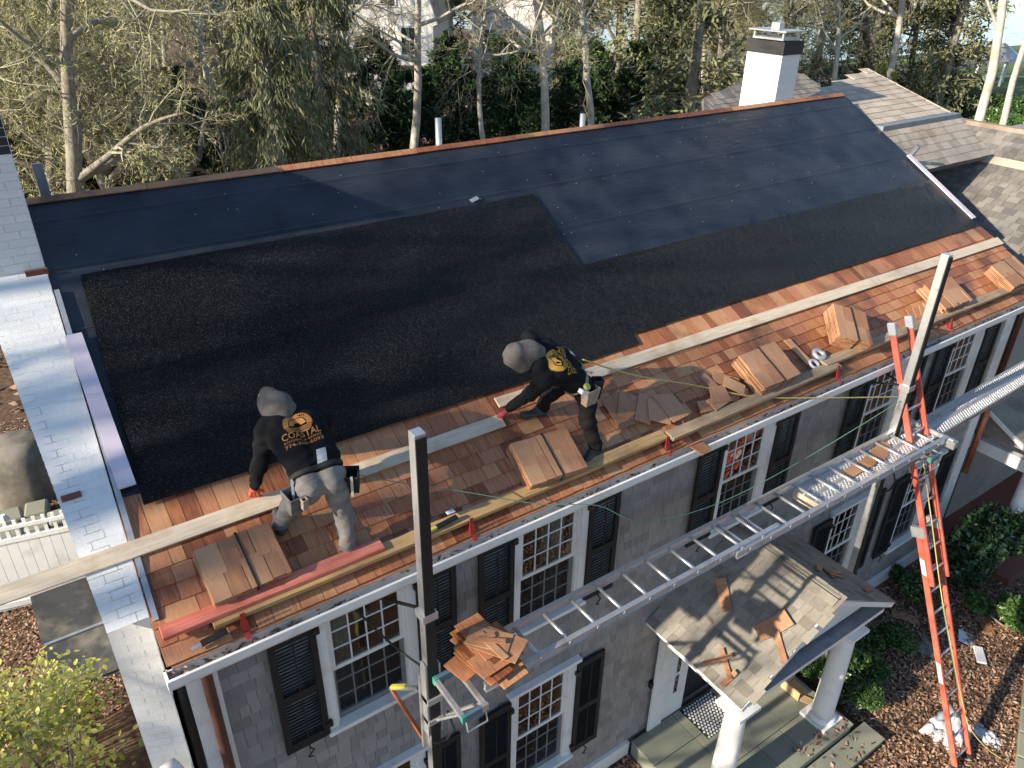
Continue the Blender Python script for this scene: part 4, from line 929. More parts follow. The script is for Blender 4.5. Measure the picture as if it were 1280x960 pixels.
pth = thing('path_light', (-.75,9.0,0), 'small pale garden path light behind the lattice fence', 'garden light')
MB().tube([(-.75,9.0,0),(-.75,9.0,.75)], .015, 6).build('stem', M['galv'], pth); MB().tube([(-.75,9.0,.75),(-.75,9.0,.85)], [.09,.04], 10).build('shade', M['white'], pth)
# ------------------------------------------------------------------ vegetation generators
def tubes_np(branches, sides_of):
    vs = []; fs = []; base = 0
    for pts, rad, lev in branches:
        n = sides_of[lev]; P = np.array(pts); k = len(P)
        T = np.gradient(P, axis=0); T /= np.linalg.norm(T, axis=1)[:, None]+1e-9
        ref = np.array([0,0,1.]) if abs(T[0][2]) < .9 else np.array([1.,0,0])
        X = np.cross(T, ref); X /= np.linalg.norm(X, axis=1)[:, None]+1e-9; Yv = np.cross(T, X)
        a = np.arange(n)*2*np.pi/n
        ring = P[:, None, :] + (X[:, None, :]*np.cos(a)[None, :, None] + Yv[:, None, :]*np.sin(a)[None, :, None])*np.array(rad)[:, None, None]
        vs.append(ring.reshape(-1, 3)); i = np.arange(k-1)[:, None]*n; j = np.arange(n)[None, :]; j2 = (j+1) % n
        fs.append((np.stack([i+j, i+j2, i+n+j2, i+n+j], -1).reshape(-1, 4))+base); base += k*n
    return np.concatenate(vs), np.concatenate(fs)
def quads_np(C, U, Vv):
    n = len(C); v = np.stack([C-U, C+Vv*.8, C+U, C-Vv*.8], 1).reshape(-1, 3)
    return v, np.arange(n*4).reshape(n, 4)
def rdir(rg, n):
    d = rg.normal(size=(n,3)); return d/np.linalg.norm(d, axis=1)[:, None]
def grow(seed, H, r0, lean=(0,0), nl=9, fork=.35, spread=.9, maxlev=4, up=.25, counts=(9,6,6,4)):
    rg = np.random.default_rng(seed); out = []
    def br(p, d, L, r, lev):
        n = (9,7,5,4,3)[lev]; pts = [p]; rad = [r]; q = np.array(p, float); d = np.array(d, float)
        wob = (.07,.2,.26,.3,.3)[lev]
        for i in range(n-1):
            d = d + rg.normal(size=3)*wob + np.array([0,0,up*(.3 if lev else .2)*(1 if lev < 3 else -.3)]); d /= np.linalg.norm(d)
            q = q + d*L/(n-1); pts.append(q.copy()); rad.append(r*(1-(.62 if lev == 0 else .75)*(i+1)/(n-1)))
        out.append((pts, rad, lev))
        if lev < maxlev:
            for c in range(counts[lev]):
                t = rg.uniform(fork if lev == 0 else .2, 1.0); i = min(int(t*(n-1)), n-2); f = t*(n-1)-i
                s = np.array(pts[i])*(1-f)+np.array(pts[i+1])*f; ax = rdir(rg, 1)[0]
                dd = d*.0 + (np.array(pts[i+1])-np.array(pts[i])); dd /= np.linalg.norm(dd)
                ax -= dd*ax.dot(dd); ax /= np.linalg.norm(ax)+1e-6
                nd = dd*rg.uniform(.35,.8) + ax*spread; nd /= np.linalg.norm(nd)
                br(s, nd, L*rg.uniform(.32,.58)*(1.0 if lev else .85), max(.004, rad[i]*rg.uniform(.4,.62)), lev+1)
    br(np.zeros(3), np.array([lean[0],lean[1],1.]), H, r0, 0)
    return out
def bare_tree(name, seed, H, r0, barkm, tuft=1.0, tuftm='lichen', leaf=.05, **kw):
    b = grow(seed, H, r0, **kw); rg = np.random.default_rng(seed+99)
    tv, tf = tubes_np([x for x in b if x[2] <= 1], (10,7,5,3,3)); tm = np_mesh(name+'_trunk', tv, tf, barkm, smooth=True)
    tw = [x for x in b if x[2] > 1]; cv, cf = tubes_np(tw, (10,7,4,3,3)); mats = [M['twig'], M[tuftm]]
    fine = [np.array(x[0]) for x in tw if x[2] >= 3]; mi = np.zeros(len(cf), dtype=np.int32)
    if tuft > 0:
        P = np.concatenate(fine); n = int(len(P)*tuft); P = P[rg.integers(0, len(P), n)] + rg.normal(size=(n,3))*.05
        U = rdir(rg, n)*rg.uniform(leaf*.7, leaf*2.2, (n,1)); W = np.cross(U, rdir(rg, n)); W /= np.linalg.norm(W, axis=1)[:, None]+1e-9; W *= leaf*.2
        lv, lff = quads_np(P, U, W); cf = np.concatenate([cf, lff+len(cv)]); cv = np.concatenate([cv, lv]); mi = np.concatenate([mi, np.ones(n, dtype=np.int32)])
    cm = np_mesh(name+'_crown', cv, cf, mats); cm.polygons.foreach_set('material_index', mi)
    return tm, cm
def evergreen(name, seed, H, Rr, leafm, n=9000, leaf=.12, cone=.5, droop=0, barkm=None):
    """trunk with whorls of boughs carrying flat sprays"""
    rg = np.random.default_rng(seed); b = [([(0,0,0),(0.02,0,H*.5),(0,0,H*.97)], [H*.022,H*.014,.01], 0)]
    P = []; D = []; nb = int(H*9)
    for i in range(nb):
        t = rg.uniform(.06,1)**.85; a = rg.uniform(0,6.283); L = Rr*((1-t)*cone+(1-cone)*math.sqrt(max(0,1-t*t)))*rg.uniform(.65,1.15)+.15
        d = np.array([math.cos(a), math.sin(a), rg.uniform(.05,.5)-droop*.6]); p0 = np.array([0,0,t*H*.96]); pts = [p0]; q = p0.copy()
        for k in range(4): d = d+np.array([0,0,-.10-droop*.12]); d /= np.linalg.norm(d); q = q+d*L/4; pts.append(q.copy())
        b.append((pts, [.03,.024,.018,.012,.006], 1))
        m_ = max(4, int(n/nb)); s = rg.uniform(.25,1.0,m_)**.7*4; i0 = np.minimum(s.astype(int),3); f = (s-i0)[:,None]; pa = np.array(pts)
        P.append(pa[i0]*(1-f)+pa[i0+1]*f + rg.normal(size=(m_,3))*L*.11); D.append(np.repeat((pa[-1]-pa[0])[None]/L, m_, 0))
    P = np.concatenate(P); D = np.concatenate(D); n = len(P)
    U = D*.6+rdir(rg, n)*.75; U[:,2] -= .25+droop*1.3; U /= np.linalg.norm(U, axis=1)[:, None]; U *= rg.uniform(leaf*.6, leaf*1.5, (n,1))
    W = np.cross(U, rdir(rg, n)*.7+np.array([0,0,.8])); W /= np.linalg.norm(W, axis=1)[:, None]+1e-9; W *= leaf*(.42 if droop == 0 else .22)
    lv, lff = quads_np(P, U, W)
    tv, tf = tubes_np(b, (8,4)); return np_mesh(name+'_trunk', tv, tf, barkm or M['bark'], smooth=True), np_mesh(name+'_crown', lv, lff, leafm)
def shrub(name, seed, rx, ry, h, leafm, n=2500, leaf=.04, lump=6):
    rg = np.random.default_rng(seed); c = np.stack([rg.uniform(-.6,.6,lump)*rx, rg.uniform(-.6,.6,lump)*ry, rg.uniform(.35,.7,lump)*h], 1); r = rg.uniform(.35,.6,lump)
    k = rg.integers(0, lump, n); d = rdir(rg, n); P = c[k]+d*np.array([rx,ry,h*.6])*r[k][:,None]*rg.uniform(.55,1.05,(n,1))**.5; P[:,2] = np.abs(P[:,2])*1.0+.02
    U = d*.5+rdir(rg, n); U /= np.linalg.norm(U, axis=1)[:, None]; U *= rg.uniform(leaf*.6, leaf*1.3, (n,1)); W = np.cross(U, rdir(rg, n)); W /= np.linalg.norm(W, axis=1)[:, None]+1e-9; W *= leaf*.6
    lv, lff = quads_np(P, U, W); b = []
    for i in range(lump*2):
        e = c[i % lump]; b.append(([(0,0,0),tuple(e*.5+rg.normal(size=3)*.03),tuple(e)], [.02,.014,.006], 0))
    tv, tf = tubes_np(b, (5,)); return np_mesh(name+'_stem', tv, tf, M['bark'], smooth=True), np_mesh(name+'_crown', lv, lff, leafm)
def plant(name, meshes, loc, rz, sc, label, cat, group=None, pn=('trunk','crown')):
    t = thing(name, loc, label, cat, group); t.rotation_euler = (0,0,rz); t.scale = (sc,sc,sc) if not isinstance(sc, tuple) else sc
    for nm, me in zip(pn, meshes):
        o = bpy.data.objects.new(nm, me); COL.objects.link(o); o.parent = t
    return t
oakA = bare_tree('oak_a', 11, 10.5, .30, M['bark'], 1.15, leaf=.06, fork=.18, counts=(11,8,7,5), spread=1.0, up=.15)
oakB = bare_tree('oak_b', 12, 10, .25, M['bark'], 1.15, leaf=.06, fork=.2, lean=(.2,.05), counts=(10,8,7,5), spread=1.0, up=.15)
palA = bare_tree('pale_a', 23, 12.5, .20, M['bark_pale'], .35, leaf=.055, fork=.42, spread=.95, counts=(10,7,7,5), up=.15)
palB = bare_tree('pale_b', 24, 12, .17, M['bark_pale'], .35, leaf=.055, fork=.42, spread=.95, lean=(.08,0), counts=(10,7,7,5), up=.15)
palC = bare_tree('pale_c', 25, 12, .17, M['bark_pale'], .5, 'goldleaf', leaf=.06, fork=.38, spread=.95, lean=(-.1,.05), counts=(9,7,7,5), up=.15)
birch = bare_tree('birch', 31, 13, .19, M['bark_pale'], .25, leaf=.05, fork=.30, spread=.7, lean=(.16,-.05), counts=(7,6,5,3), up=.35)
gold = bare_tree('gold', 41, 12, .2, M['bark'], 2.4, 'goldleaf', leaf=.09, fork=.25, counts=(10,7,6,4))
pinA = evergreen('pine_a', 51, 13, 2.6, M['needle_grey'], 9000, .16, .55)
cedA = evergreen('cedar_a', 52, 7.5, 2.5, M['needle'], 15000, .15, .45)
cedB = evergreen('cedar_b', 53, 6.5, 2.6, M['needle'], 15000, .14, .3)
spr = evergreen('spruce', 54, 14, 3.2, M['needle_grey'], 18000, .17, .6, droop=.6)
cyp = evergreen('cypress', 55, 3.2, 1.0, M['yellowleaf'], 7000, .08, .5)

G1, G2, G3 = 'lichen-covered oaks left behind the house', 'pale slender trees behind the ridge', 'distant woods trees'
for k, (x, y, s, me, lab) in enumerate(((6.1,24,1.05,oakA,'stout forked lichen-covered oak with the thickest trunk behind the ridge'),(4.3,21,.95,oakB,'leaning lichen-grey oak beside the stout forked one'),(2.3,19,.9,oakA,'lichen-hung oak crowding the left chimney top'),(2.0,27,1.0,oakB,'lichen-hung oak farther back at the left edge'),(.2,23,.95,oakA,'lichen-hung oak past the left chimney'))):
    plant('oak_tree', me, (x,y,0), k*1.9, s, lab, 'tree', G1)
for k, (x, y, s, me, lab) in enumerate(((12.2,25,1.0,palB,'slim pale trunk beside the drooping spruce'),(16.4,26,1.0,palA,'straight pale tree in front of the gambrel house'),(19.5,25,.8,palC,'crooked pale tree with twin thin stems'),(21.3,23,1.05,palA,'tallest pale tree rising over the middle of the ridge'),(24.9,24,1.05,palB,'pale forked tree next to the dark evergreens'),
                        (37.3,29,1.05,palC,'pale tree with drooping lichen limbs left of the far chimney'),(40.9,27,1.1,oakB,'leaning pale tree right behind the far chimney'),(45.5,30,1.0,palA,'lichen tree right of the far chimney'),(50,33,1.0,oakA,'broad lichen tree above the pale brown roof'),(43,36,1.0,palB,'lichen tree behind the leaning one'))):
    plant('pale_tree', me, (x,y,0), k*2.3+.5, s, lab, 'tree', G2)
plant('birch_tree', birch, (33.2,11,0), .2, 1.15, 'white forked birch trunk beyond the far wing roof', 'tree')
plant('birch_tree', birch, (40.5,13,0), 2.2, .95, 'thinner white birch at the right edge beyond the wing', 'tree')
for k, (x, y, s) in enumerate(((8.6,20.5,.80),(11.2,23,.9),(4.6,29,.95),(.9,33,1.0))):
    plant('spruce_tree', spr, (x,y,0), k*1.1, s, ('drooping grey-green spruce in front, left of the slim pale trunk','drooping grey-green spruce touching the slim pale trunk','drooping spruce behind the leaning oak','drooping spruce at the far left edge')[k], 'tree', 'drooping spruces')
cl = (('evergreen far behind the stout oak',6.4,31.5),('evergreen far behind the leaning oak',3.2,31),('evergreen behind the chimney-side oaks',.8,29),('evergreen low behind the drooping spruce',8.6,33),('evergreen under the gambrel house',16.1,29),('evergreen between the crooked and straight pale trees',18.8,30),('evergreen behind the crooked pale tree',21.2,31),('evergreen left of the tallest pale tree',23.4,29.5),('evergreen behind the tallest pale tree',25.8,31),('evergreen right of the forked pale tree',28.4,29.5),('evergreen in the middle of the dark row',30.6,31.5),('evergreen near the far vent pipe',32.8,30),('evergreen beside the rear shingle roof',35.6,30.5),('evergreen behind the far chimney',38.6,33),('evergreen left of the slim pale trunk',13.4,30),('evergreen behind the spruces',10.4,31))
for k, (l, x, y) in enumerate(cl):
    plant('evergreen_tree', (cedA, cedB)[k % 2], (x,y,0), k*2.1, (.72+.25*((k*7) % 5)/5), 'dark bushy '+l, 'tree', 'dark evergreens behind the ridge')
rg2 = random.Random(21)
kinds = ((pinA,'grey-green pine in the distant woods'),(gold,'golden-leaved tree in the distant woods'),(oakA,'bare lichen tree in the distant woods'),(palA,'bare pale tree in the distant woods'))
pos = []
for k in range(64):
    for _ in range(50):
        az = rg2.uniform(-2,63); D = rg2.uniform(40,80) if az < 50 else rg2.uniform(48,66); x = D*math.sin(R_(az)); y = D*math.cos(R_(az))-4
        if 25 < az < 41 and D < 56: continue
        if all((x-a)**2+(y-b)**2 > 9 for a, b in pos) and not (19 < x < 31 and 40 < y < 52) and not (33 < x < 42 and 42 < y < 52): break
    pos.append((x,y)); me, lab = kinds[(0,1,2,2,0,3,3)[k % 7]]
    plant('woodland_tree', me, (x,y,0), rg2.uniform(0,6.28), rg2.uniform(.85,1.25), lab, 'tree', lab.split(' in ')[0]+'s in the distant woods')
for k, (x, y, s) in enumerate(((66,36,1.0),(72,33,.9),(84,42,1.1))):
    plant('shore_tree', (oakB, palC, oakA)[k], (x,y,0), k*2., s*.75, ('dark spreading tree at the water edge','slender tree at the water edge beside the spreading one','broad tree by the far road')[k], 'tree')
for k, (x, y, s) in enumerate(((27.8,9.2,1.15),(30,8.0,.9),(47,23.5,1.2))):
    plant('cypress_shrub', cyp, (x,y,0), k, s, ('golden cypress shrub left of the white birch','smaller golden cypress beside the first','golden cypress on the lawn edge')[k], 'shrub')
hdg = shrub('hedge', 66, 3.2, 1.3, 1.8, M['bushleaf'], 9000, .10, 16)
for k, (x, y) in enumerate(((44,20),(49,22.5),(54,24),(60,25),(37,16),(41,14.5),(50,17),(46,26),(52,28),(58,30),(33,13.5),(64,27),(57,21))):
    plant('hedge_bush', hdg, (x,y,0), k*1.2, 1.0, 'rounded green hedge shrub on the lawn beyond the wings', 'bush', 'hedge shrubs on the lawn', ('stem','crown'))
for k, (x, y) in enumerate(((3.3,19.5),(5.0,19.0),(7.4,22))):
    plant('yellow_shrub', cyp, (x,y,0), k*2, (.9,.9,.55), ('yellow-green shrub between the two left oaks','low yellow-green shrub beside the leaning oak','yellow-green shrub right of the stout oak')[k], 'shrub')
twg = bare_tree('thicket', 71, 3.6, .05, M['bark_pale'], 0, fork=.05, spread=.45, counts=(9,5,4,2), up=.5)
for k, (x, y) in enumerate(((8.9,24),(9.8,23.2),(10.6,24.4),(7.6,23.5))):
    plant('bare_bush', twg, (x,y,0), k*1.7, 1.0+.1*k, 'pale bare-stemmed bush right of the stout oak', 'bush', 'bare bushes by the stout oak')
# trees in the front yard to the left; their shade dapples the roof
yrd = bare_tree('yard', 81, 15, .26, M['bark'], .25, leaf=.07, fork=.35, spread=.8, counts=(7,5,4,2), up=.35)
yrd2 = bare_tree('yard2', 82, 14, .24, M['bark'], .25, leaf=.07, fork=.4, spread=.8, counts=(6,5,4,2), up=.35)
yrd3 = bare_tree('yard3', 83, 16, .20, M['bark'], 0, fork=.5, spread=.5, counts=(5,4,3,1), up=.6)
for k, (x, y, s, me) in enumerate(((-13,2.8,.95,yrd),(-17,1.0,1.05,yrd2),(-20,4.2,1.1,yrd),(-6.5,.9,.75,yrd2),(-16,2.0,1.0,yrd3),(-21,1.55,1.1,yrd3),(-14,3.35,.9,yrd3),(-25,2.5,1.2,yrd3),(-18,.35,1.0,yrd3))):
    plant('yard_tree', me, (x,y,0), k*1.3+.4, s, 'bare yard tree standing left of the house', 'tree', 'bare yard trees left of the house')
# far houses
fh = thing('gambrel_house', (25,47,0), 'white trimmed gambrel house glimpsed between the trees', 'house')
fx, fy = 25.0, 46.0; gp_ = [(-4,0),(4,0),(4,5.2),(3.2,7.6),(0,9.2),(-3.2,7.6),(-4,5.2)]
MB().prism([(fx+a,fy,b) for a, b in gp_], (0,8,0)).build('wall', M['siding'], fh)
for (a, b), (c, d) in (((-4.2,5.1),(-3.3,7.75)),((-3.3,7.75),(0,9.45)),((0,9.45),(3.3,7.75)),((3.3,7.75),(4.2,5.1))):
    MB().bar((fx+a,fy-.15,b),(fx+c,fy-.15,d),.3,.35,(0,1,0)).build('rake_board', M['white'], fh); MB().prism([(fx+a,fy,b),(fx+c,fy,d),(fx+c,fy,d+.15),(fx+a,fy,b+.15)], (0,8,0)).build('roof', M['wing_light'], fh)
for x, z, w_, h in ((-1.1,6.2,.9,1.4),(1.1,6.2,.9,1.4),(-2.4,3.3,1,1.6),(0,3.3,1,1.6),(2.4,3.3,1,1.6)):
    wn = MB().box(fx+x-w_/2-.12,fx+x+w_/2+.12,fy-.08,fy-.01,z-.12,z+h+.12).build('window', M['white'], fh); MB().box(fx+x-w_/2,fx+x-.03,fy-.1,fy-.085,z,z+h).build('pane', M['glass'], wn); MB().box(fx+x+.03,fx+x+w_/2,fy-.1,fy-.085,z,z+h).build('pane', M['glass'], wn)
MB().box(fx-4.3,fx+4.3,fy-1.0,fy-.02,2.75,2.95).build('porch_roof', M['white'], fh)
fh.rotation_euler.z = R_(-40)
f2 = thing('white_house', (37.5,49,0), 'white gable house glimpsed behind the tallest pale tree', 'house')
MB().prism([(34.5,47,0),(40.5,47,0),(40.5,47,5),(37.5,47,7.6),(34.5,47,5)], (0,7,0)).build('wall', M['siding'], f2)
MB().prism([(34.2,46.9,4.9),(37.5,46.9,7.75),(37.5,46.9,7.95),(34.2,46.9,5.1)], (0,7.2,0)).build('roof', M['wing_light'], f2); MB().prism([(40.8,46.9,4.9),(37.5,46.9,7.75),(37.5,46.9,7.95),(40.8,46.9,5.1)], (0,7.2,0)).build('roof', M['wing_light'], f2)
for x in (35.8,37.5,39.2): MB().box(x-.5,x+.5,46.9,46.98,2.6,4.2).build('window', M['glass'], f2)
f2.rotation_euler.z = R_(-40)
gz = thing('gazebo', (74,30,0), 'grey open-sided gazebo by the water at the right edge', 'gazebo')
for k in range(8):
    a = k*.785; MB().bar((74+1.5*math.cos(a),30+1.5*math.sin(a),0),(74+1.5*math.cos(a),30+1.5*math.sin(a),2.0),.16,.16).build('post', M['white'], gz)
MB().tube([(74,30,1.95),(74,30,3.2)], [2.0,.1], 8).build('roof', M['galv'], gz)
pc = tag(MB().add([(40,19.5,.35),(46,19.5,.35),(46,25.5,.45),(40,25.5,.45)], [(0,1,2,3)]).build('pool_cover', M['poolblue']), 'blue pool cover among the hedge shrubs', 'pool cover')
pc.modifiers.new('s', 'SOLIDIFY').thickness = .3
# shrubs and litter by the house -------------------------------------------
hol = shrub('holly', 61, .95, .75, 1.5, M['holly'], 6000, .05, 9)
box = shrub('boxwood', 62, .42, .34, .62, M['bushleaf'], 4200, .028, 7)
lau = shrub('laurel', 63, .6, .5, .7, M['bushleaf'], 3500, .05, 8)
plant('holly_bush', hol, (12.75,-.95,0), .3, 1.0, 'large dark glossy bush between the red ladder and the side porch', 'bush', None, ('stem','crown'))
plant('laurel_bush', lau, (12.25,-1.75,0), 1.3, 1.0, 'bright green glossy shrub in front of the dark bush', 'bush', None, ('stem','crown'))
plant('laurel_bush', lau, (13.4,-2.6,0), 2.3, .8, 'low yellow-green shrub at the right edge by the leaf litter', 'bush', None, ('stem','crown'))
for k, (x, y, s) in enumerate(((8.75,-1.30,.95),(9.05,-.85,1.0),(9.45,-1.12,.9),(9.75,-.75,1.0),(10.25,-.95,.85),(8.72,-.72,.8))):
    plant('boxwood_bush', box, (x,y,0), k*1.3, s, 'small green boxwood in the hedge bed beside the portico', 'bush', 'boxwoods beside the portico', ('stem','crown'))
plant('laurel_bush', lau, (11.6,-.45,0), .6, .75, 'leggy dark shrub at the foot of the shingled wall', 'bush', None, ('stem','crown'))
# yellow-green hydrangea at the lower left, leaf by leaf
hy = thing('hydrangea_bush', (-.75,3.9,0), 'large yellow-green leaved hydrangea left of the chimney foot', 'bush')
rg = np.random.default_rng(5); lm = []
for k in range(4):
    q = MB(); c = [(-.5,0,0),(-.28,.27,.02),(.1,.32,.03),(.55,0,-.06),(.1,-.32,.03),(-.28,-.27,.02),(0,0,-.05)]
    q.add([V(*p)*(.062+.014*k) for p in c], [(0,1,6),(1,2,6),(2,3,6),(3,4,6),(4,5,6),(5,0,6)]); lm.append(q.mesh('leaf', M['yellowleaf']))
stems = MB(); rest = MB(); leaves = []
for i in range(70):
    a = rg.uniform(0,6.28); r_ = math.sqrt(rg.random()); b0 = V(-.8+.45*r_*math.cos(a), 3.8+.8*r_*math.sin(a), 0); tip = V(-.8+1.0*r_*math.cos(a), 3.75+1.5*r_*math.sin(a), 1.45-.55*r_*r_+rg.uniform(-.15,.15))
    stems.tube([b0, b0.lerp(tip,.5)+V(0,0,.12), tip], [.012,.009,.005], 5)
    for k in range(34):
        t = rg.uniform(.45,1.05); p = b0.lerp(tip, t)+V(*rg.normal(size=3))*.10
        leaves.append((p, Matrix.Translation(p) @ Matrix.Rotation(rg.uniform(0,6.28),4,'Z') @ Matrix.Rotation(rg.uniform(-.2,.9),4,'Y') @ Matrix.Rotation(rg.uniform(-.5,.5),4,'X'), rg.integers(0,4)))
stems.build('stem', M['twig'], hy)
leaves.sort(key=lambda t: (t[0]-CAM).length)
for p, Mx, k in leaves[:280]:
    o = bpy.data.objects.new('leaf', lm[k]); COL.objects.link(o); o.parent = hy; o.matrix_parent_inverse = Matrix.Translation(-hy.location); o.matrix_basis = Mx
for p, Mx, k in leaves[280:]: rest.add([Mx @ q.co for q in lm[k].vertices], [tuple(f.vertices) for f in lm[k].polygons])
rest.build('leaves', M['yellowleaf'], hy, kind='stuff')
# fallen leaves
def litter(name, areas, n, size, zmax, avoid=None):
    rg = np.random.default_rng(77); tot = sum(a[4] for a in areas); P = []
    for x0, x1, y0, y1, wt in areas:
        m_ = int(n*wt/tot); P.append(np.stack([rg.uniform(x0,x1,m_), rg.uniform(y0,y1,m_), rg.uniform(.008,zmax,m_)], 1))
    P = np.concatenate(P)
    if avoid is not None: P = P[~avoid(P)]
    n = len(P); a = rg.uniform(0,6.28,n); U = np.stack([np.cos(a), np.sin(a), rg.uniform(-.5,.5,n)], 1)*rg.uniform(size*.35,size*1.3,(n,1)); W = np.stack([-np.sin(a), np.cos(a), rg.uniform(-.6,.6,n)], 1)*rg.uniform(size*.35,size*.7,(n,1))
    v, f = quads_np(P, U, W); o = link(name, np_mesh(name, v, f, M['leaf']), kind='stuff'); return o
o = litter('fallen_leaves', [(8.3,14,-4.5,-.05,34),(5.0,8.6,-4.2,-1.9,8),(3.0,5.6,-1.2,-.05,4),(-3.5,.3,4.5,8.2,16),(-3.5,.3,8.2,14,8),(4.5,14,-8,-4.3,8)], 92000, .033, .05, lambda P: (P[:,0]>5.6)&(P[:,0]<8.66)&(P[:,1]>-1.92))
tag(o, 'brown fallen oak leaves carpeting the ground round the house', 'leaves')
o = litter('porch_leaves', [(8.0,8.3,-1.55,-1.3,1),(7.3,8.0,-1.55,-1.35,1),(6.7,8.4,-1.88,-1.6,2)], 150, .04, .03); o.location.z = .30
tag(o, 'dry brown leaves blown onto the porch floor and step', 'leaves')
for v_ in o.data.vertices:
    if v_.co.y < -1.57: v_.co.z -= .145
# low undergrowth behind the house
o = litter('woodland_litter', [(-10,70,14,60,1)], 26000, .16, .12); tag(o, 'rusty leaf litter on the woodland floor behind the house', 'leaves')
# ------------------------------------------------------------------ people: one continuous surface from blended tapered limbs
def surface_nets(Fv_, o, h):
    s = Fv_ < 0; nx, ny, nz = Fv_.shape
    cor = [(a,b,c) for a in (0,1) for b in (0,1) for c in (0,1)]
    sub = lambda A, d: A[d[0]:nx-1+d[0], d[1]:ny-1+d[1], d[2]:nz-1+d[2]]
    cnt = sum(sub(s, d).astype(np.int8) for d in cor); act = (cnt > 0) & (cnt < 8)
    acc = np.zeros(act.shape+(3,)); num = np.zeros(act.shape)
    for a in cor:
        for ax in range(3):
            if a[ax]: continue
            b = list(a); b[ax] = 1; fa, fb = sub(Fv_, a), sub(Fv_, b); cr = (fa < 0) != (fb < 0)
            t = np.where(cr, fa/(fa-fb+1e-12), 0)
            for k in range(3): acc[..., k] += np.where(cr, a[k]+(t if k == ax else 0), 0)
            num += cr
    idx = -np.ones(act.shape, dtype=np.int64); I = np.argwhere(act); idx[act] = np.arange(len(I))
    Vt = (I+acc[act]/num[act][:, None])*h + o; Q = []
    for ax in range(3):
        u, v = [(1,2),(2,0),(0,1)][ax]
        sl0 = [slice(1,-1)]*3; sl0[ax] = slice(0,-1); sl1 = list(sl0); sl1[ax] = slice(1,None)
        A, B = s[tuple(sl0)], s[tuple(sl1)]
        for flip, m_ in ((False, A & ~B), (True, ~A & B)):
            P = np.argwhere(m_); 
            if not len(P): continue
            P = P + np.array([0 if k == ax else 1 for k in range(3)])
            du = np.zeros(3, int); du[u] = 1; dv = np.zeros(3, int); dv[v] = 1
            g_ = lambda R: idx[R[:,0], R[:,1], R[:,2]]
            q = np.stack([g_(P-du-dv), g_(P-dv), g_(P), g_(P-du)], 1); Q.append(q[:, ::-1] if flip else q)
    return Vt, np.concatenate(Q)
def cap_d(P, a, b, ra, rb):
    a = np.array(a, float); b = np.array(b, float); ab = b-a; t = np.clip(((P-a)@ab)/(ab@ab+1e-12), 0, 1)
    return np.linalg.norm(P-a-t[..., None]*ab, axis=-1)-(ra+(rb-ra)*t)
def blob(name, prims, mats, parent, h=.012, k=.03, wr=0, cut=None, smooth=3, wf=40):
    """prims: (a, b, ra, rb, material index)"""
    pts = np.array([p for q in prims for p in q[:2]]); R_m = max(max(q[2:4]) for q in prims)+.04
    lo = pts.min(0)-R_m; hi = pts.max(0)+R_m; n = np.ceil((hi-lo)/h).astype(int)+1
    G = np.stack(np.meshgrid(*[lo[i]+h*np.arange(n[i]) for i in range(3)], indexing='ij'), -1)
    D = None
    for a, b, ra, rb, mi in prims:
        d = cap_d(G, a, b, ra, rb)
        if D is None: D = d
        else:
            hh = np.clip(.5+.5*(D-d)/k, 0, 1); D = D*(1-hh)+d*hh-k*hh*(1-hh)
    if wr:
        D = D + wr*(np.sin(G[...,0]*wf+3*np.sin(G[...,2]*wf*.55))*np.sin(G[...,2]*wf*1.3+2*np.sin(G[...,1]*wf*.6)) + .6*np.sin(G[...,1]*wf*1.5+G[...,2]*wf*.9))
    if cut is not None: D = np.maximum(D, cut(G))
    Vt, Q = surface_nets(D, lo, h)
    # light smoothing
    for _ in range(smooth):
        acc = np.zeros_like(Vt); c = np.zeros(len(Vt))
        for i in range(4):
            np.add.at(acc, Q[:, i], Vt[Q[:, (i+1) % 4]]); np.add.at(acc, Q[:, i], Vt[Q[:, (i+3) % 4]]); np.add.at(c, Q[:, i], 2)
        Vt = .5*Vt+.5*acc/np.maximum(c, 1)[:, None]
    me = np_mesh(name, Vt, Q, mats, smooth=True)
    fc = Vt[Q].mean(1); dm = np.stack([cap_d(fc, *q[:4]) for q in prims], 1); me.polygons.foreach_set('material_index', np.array([q[4] for q in prims], dtype=np.int32)[dm.argmin(1)])
    return link(name, me, parent), Vt, Q
def sym(c, ax, w): c = np.array(c, float); ax = np.array(ax, float); return c-ax*w, c+ax*w
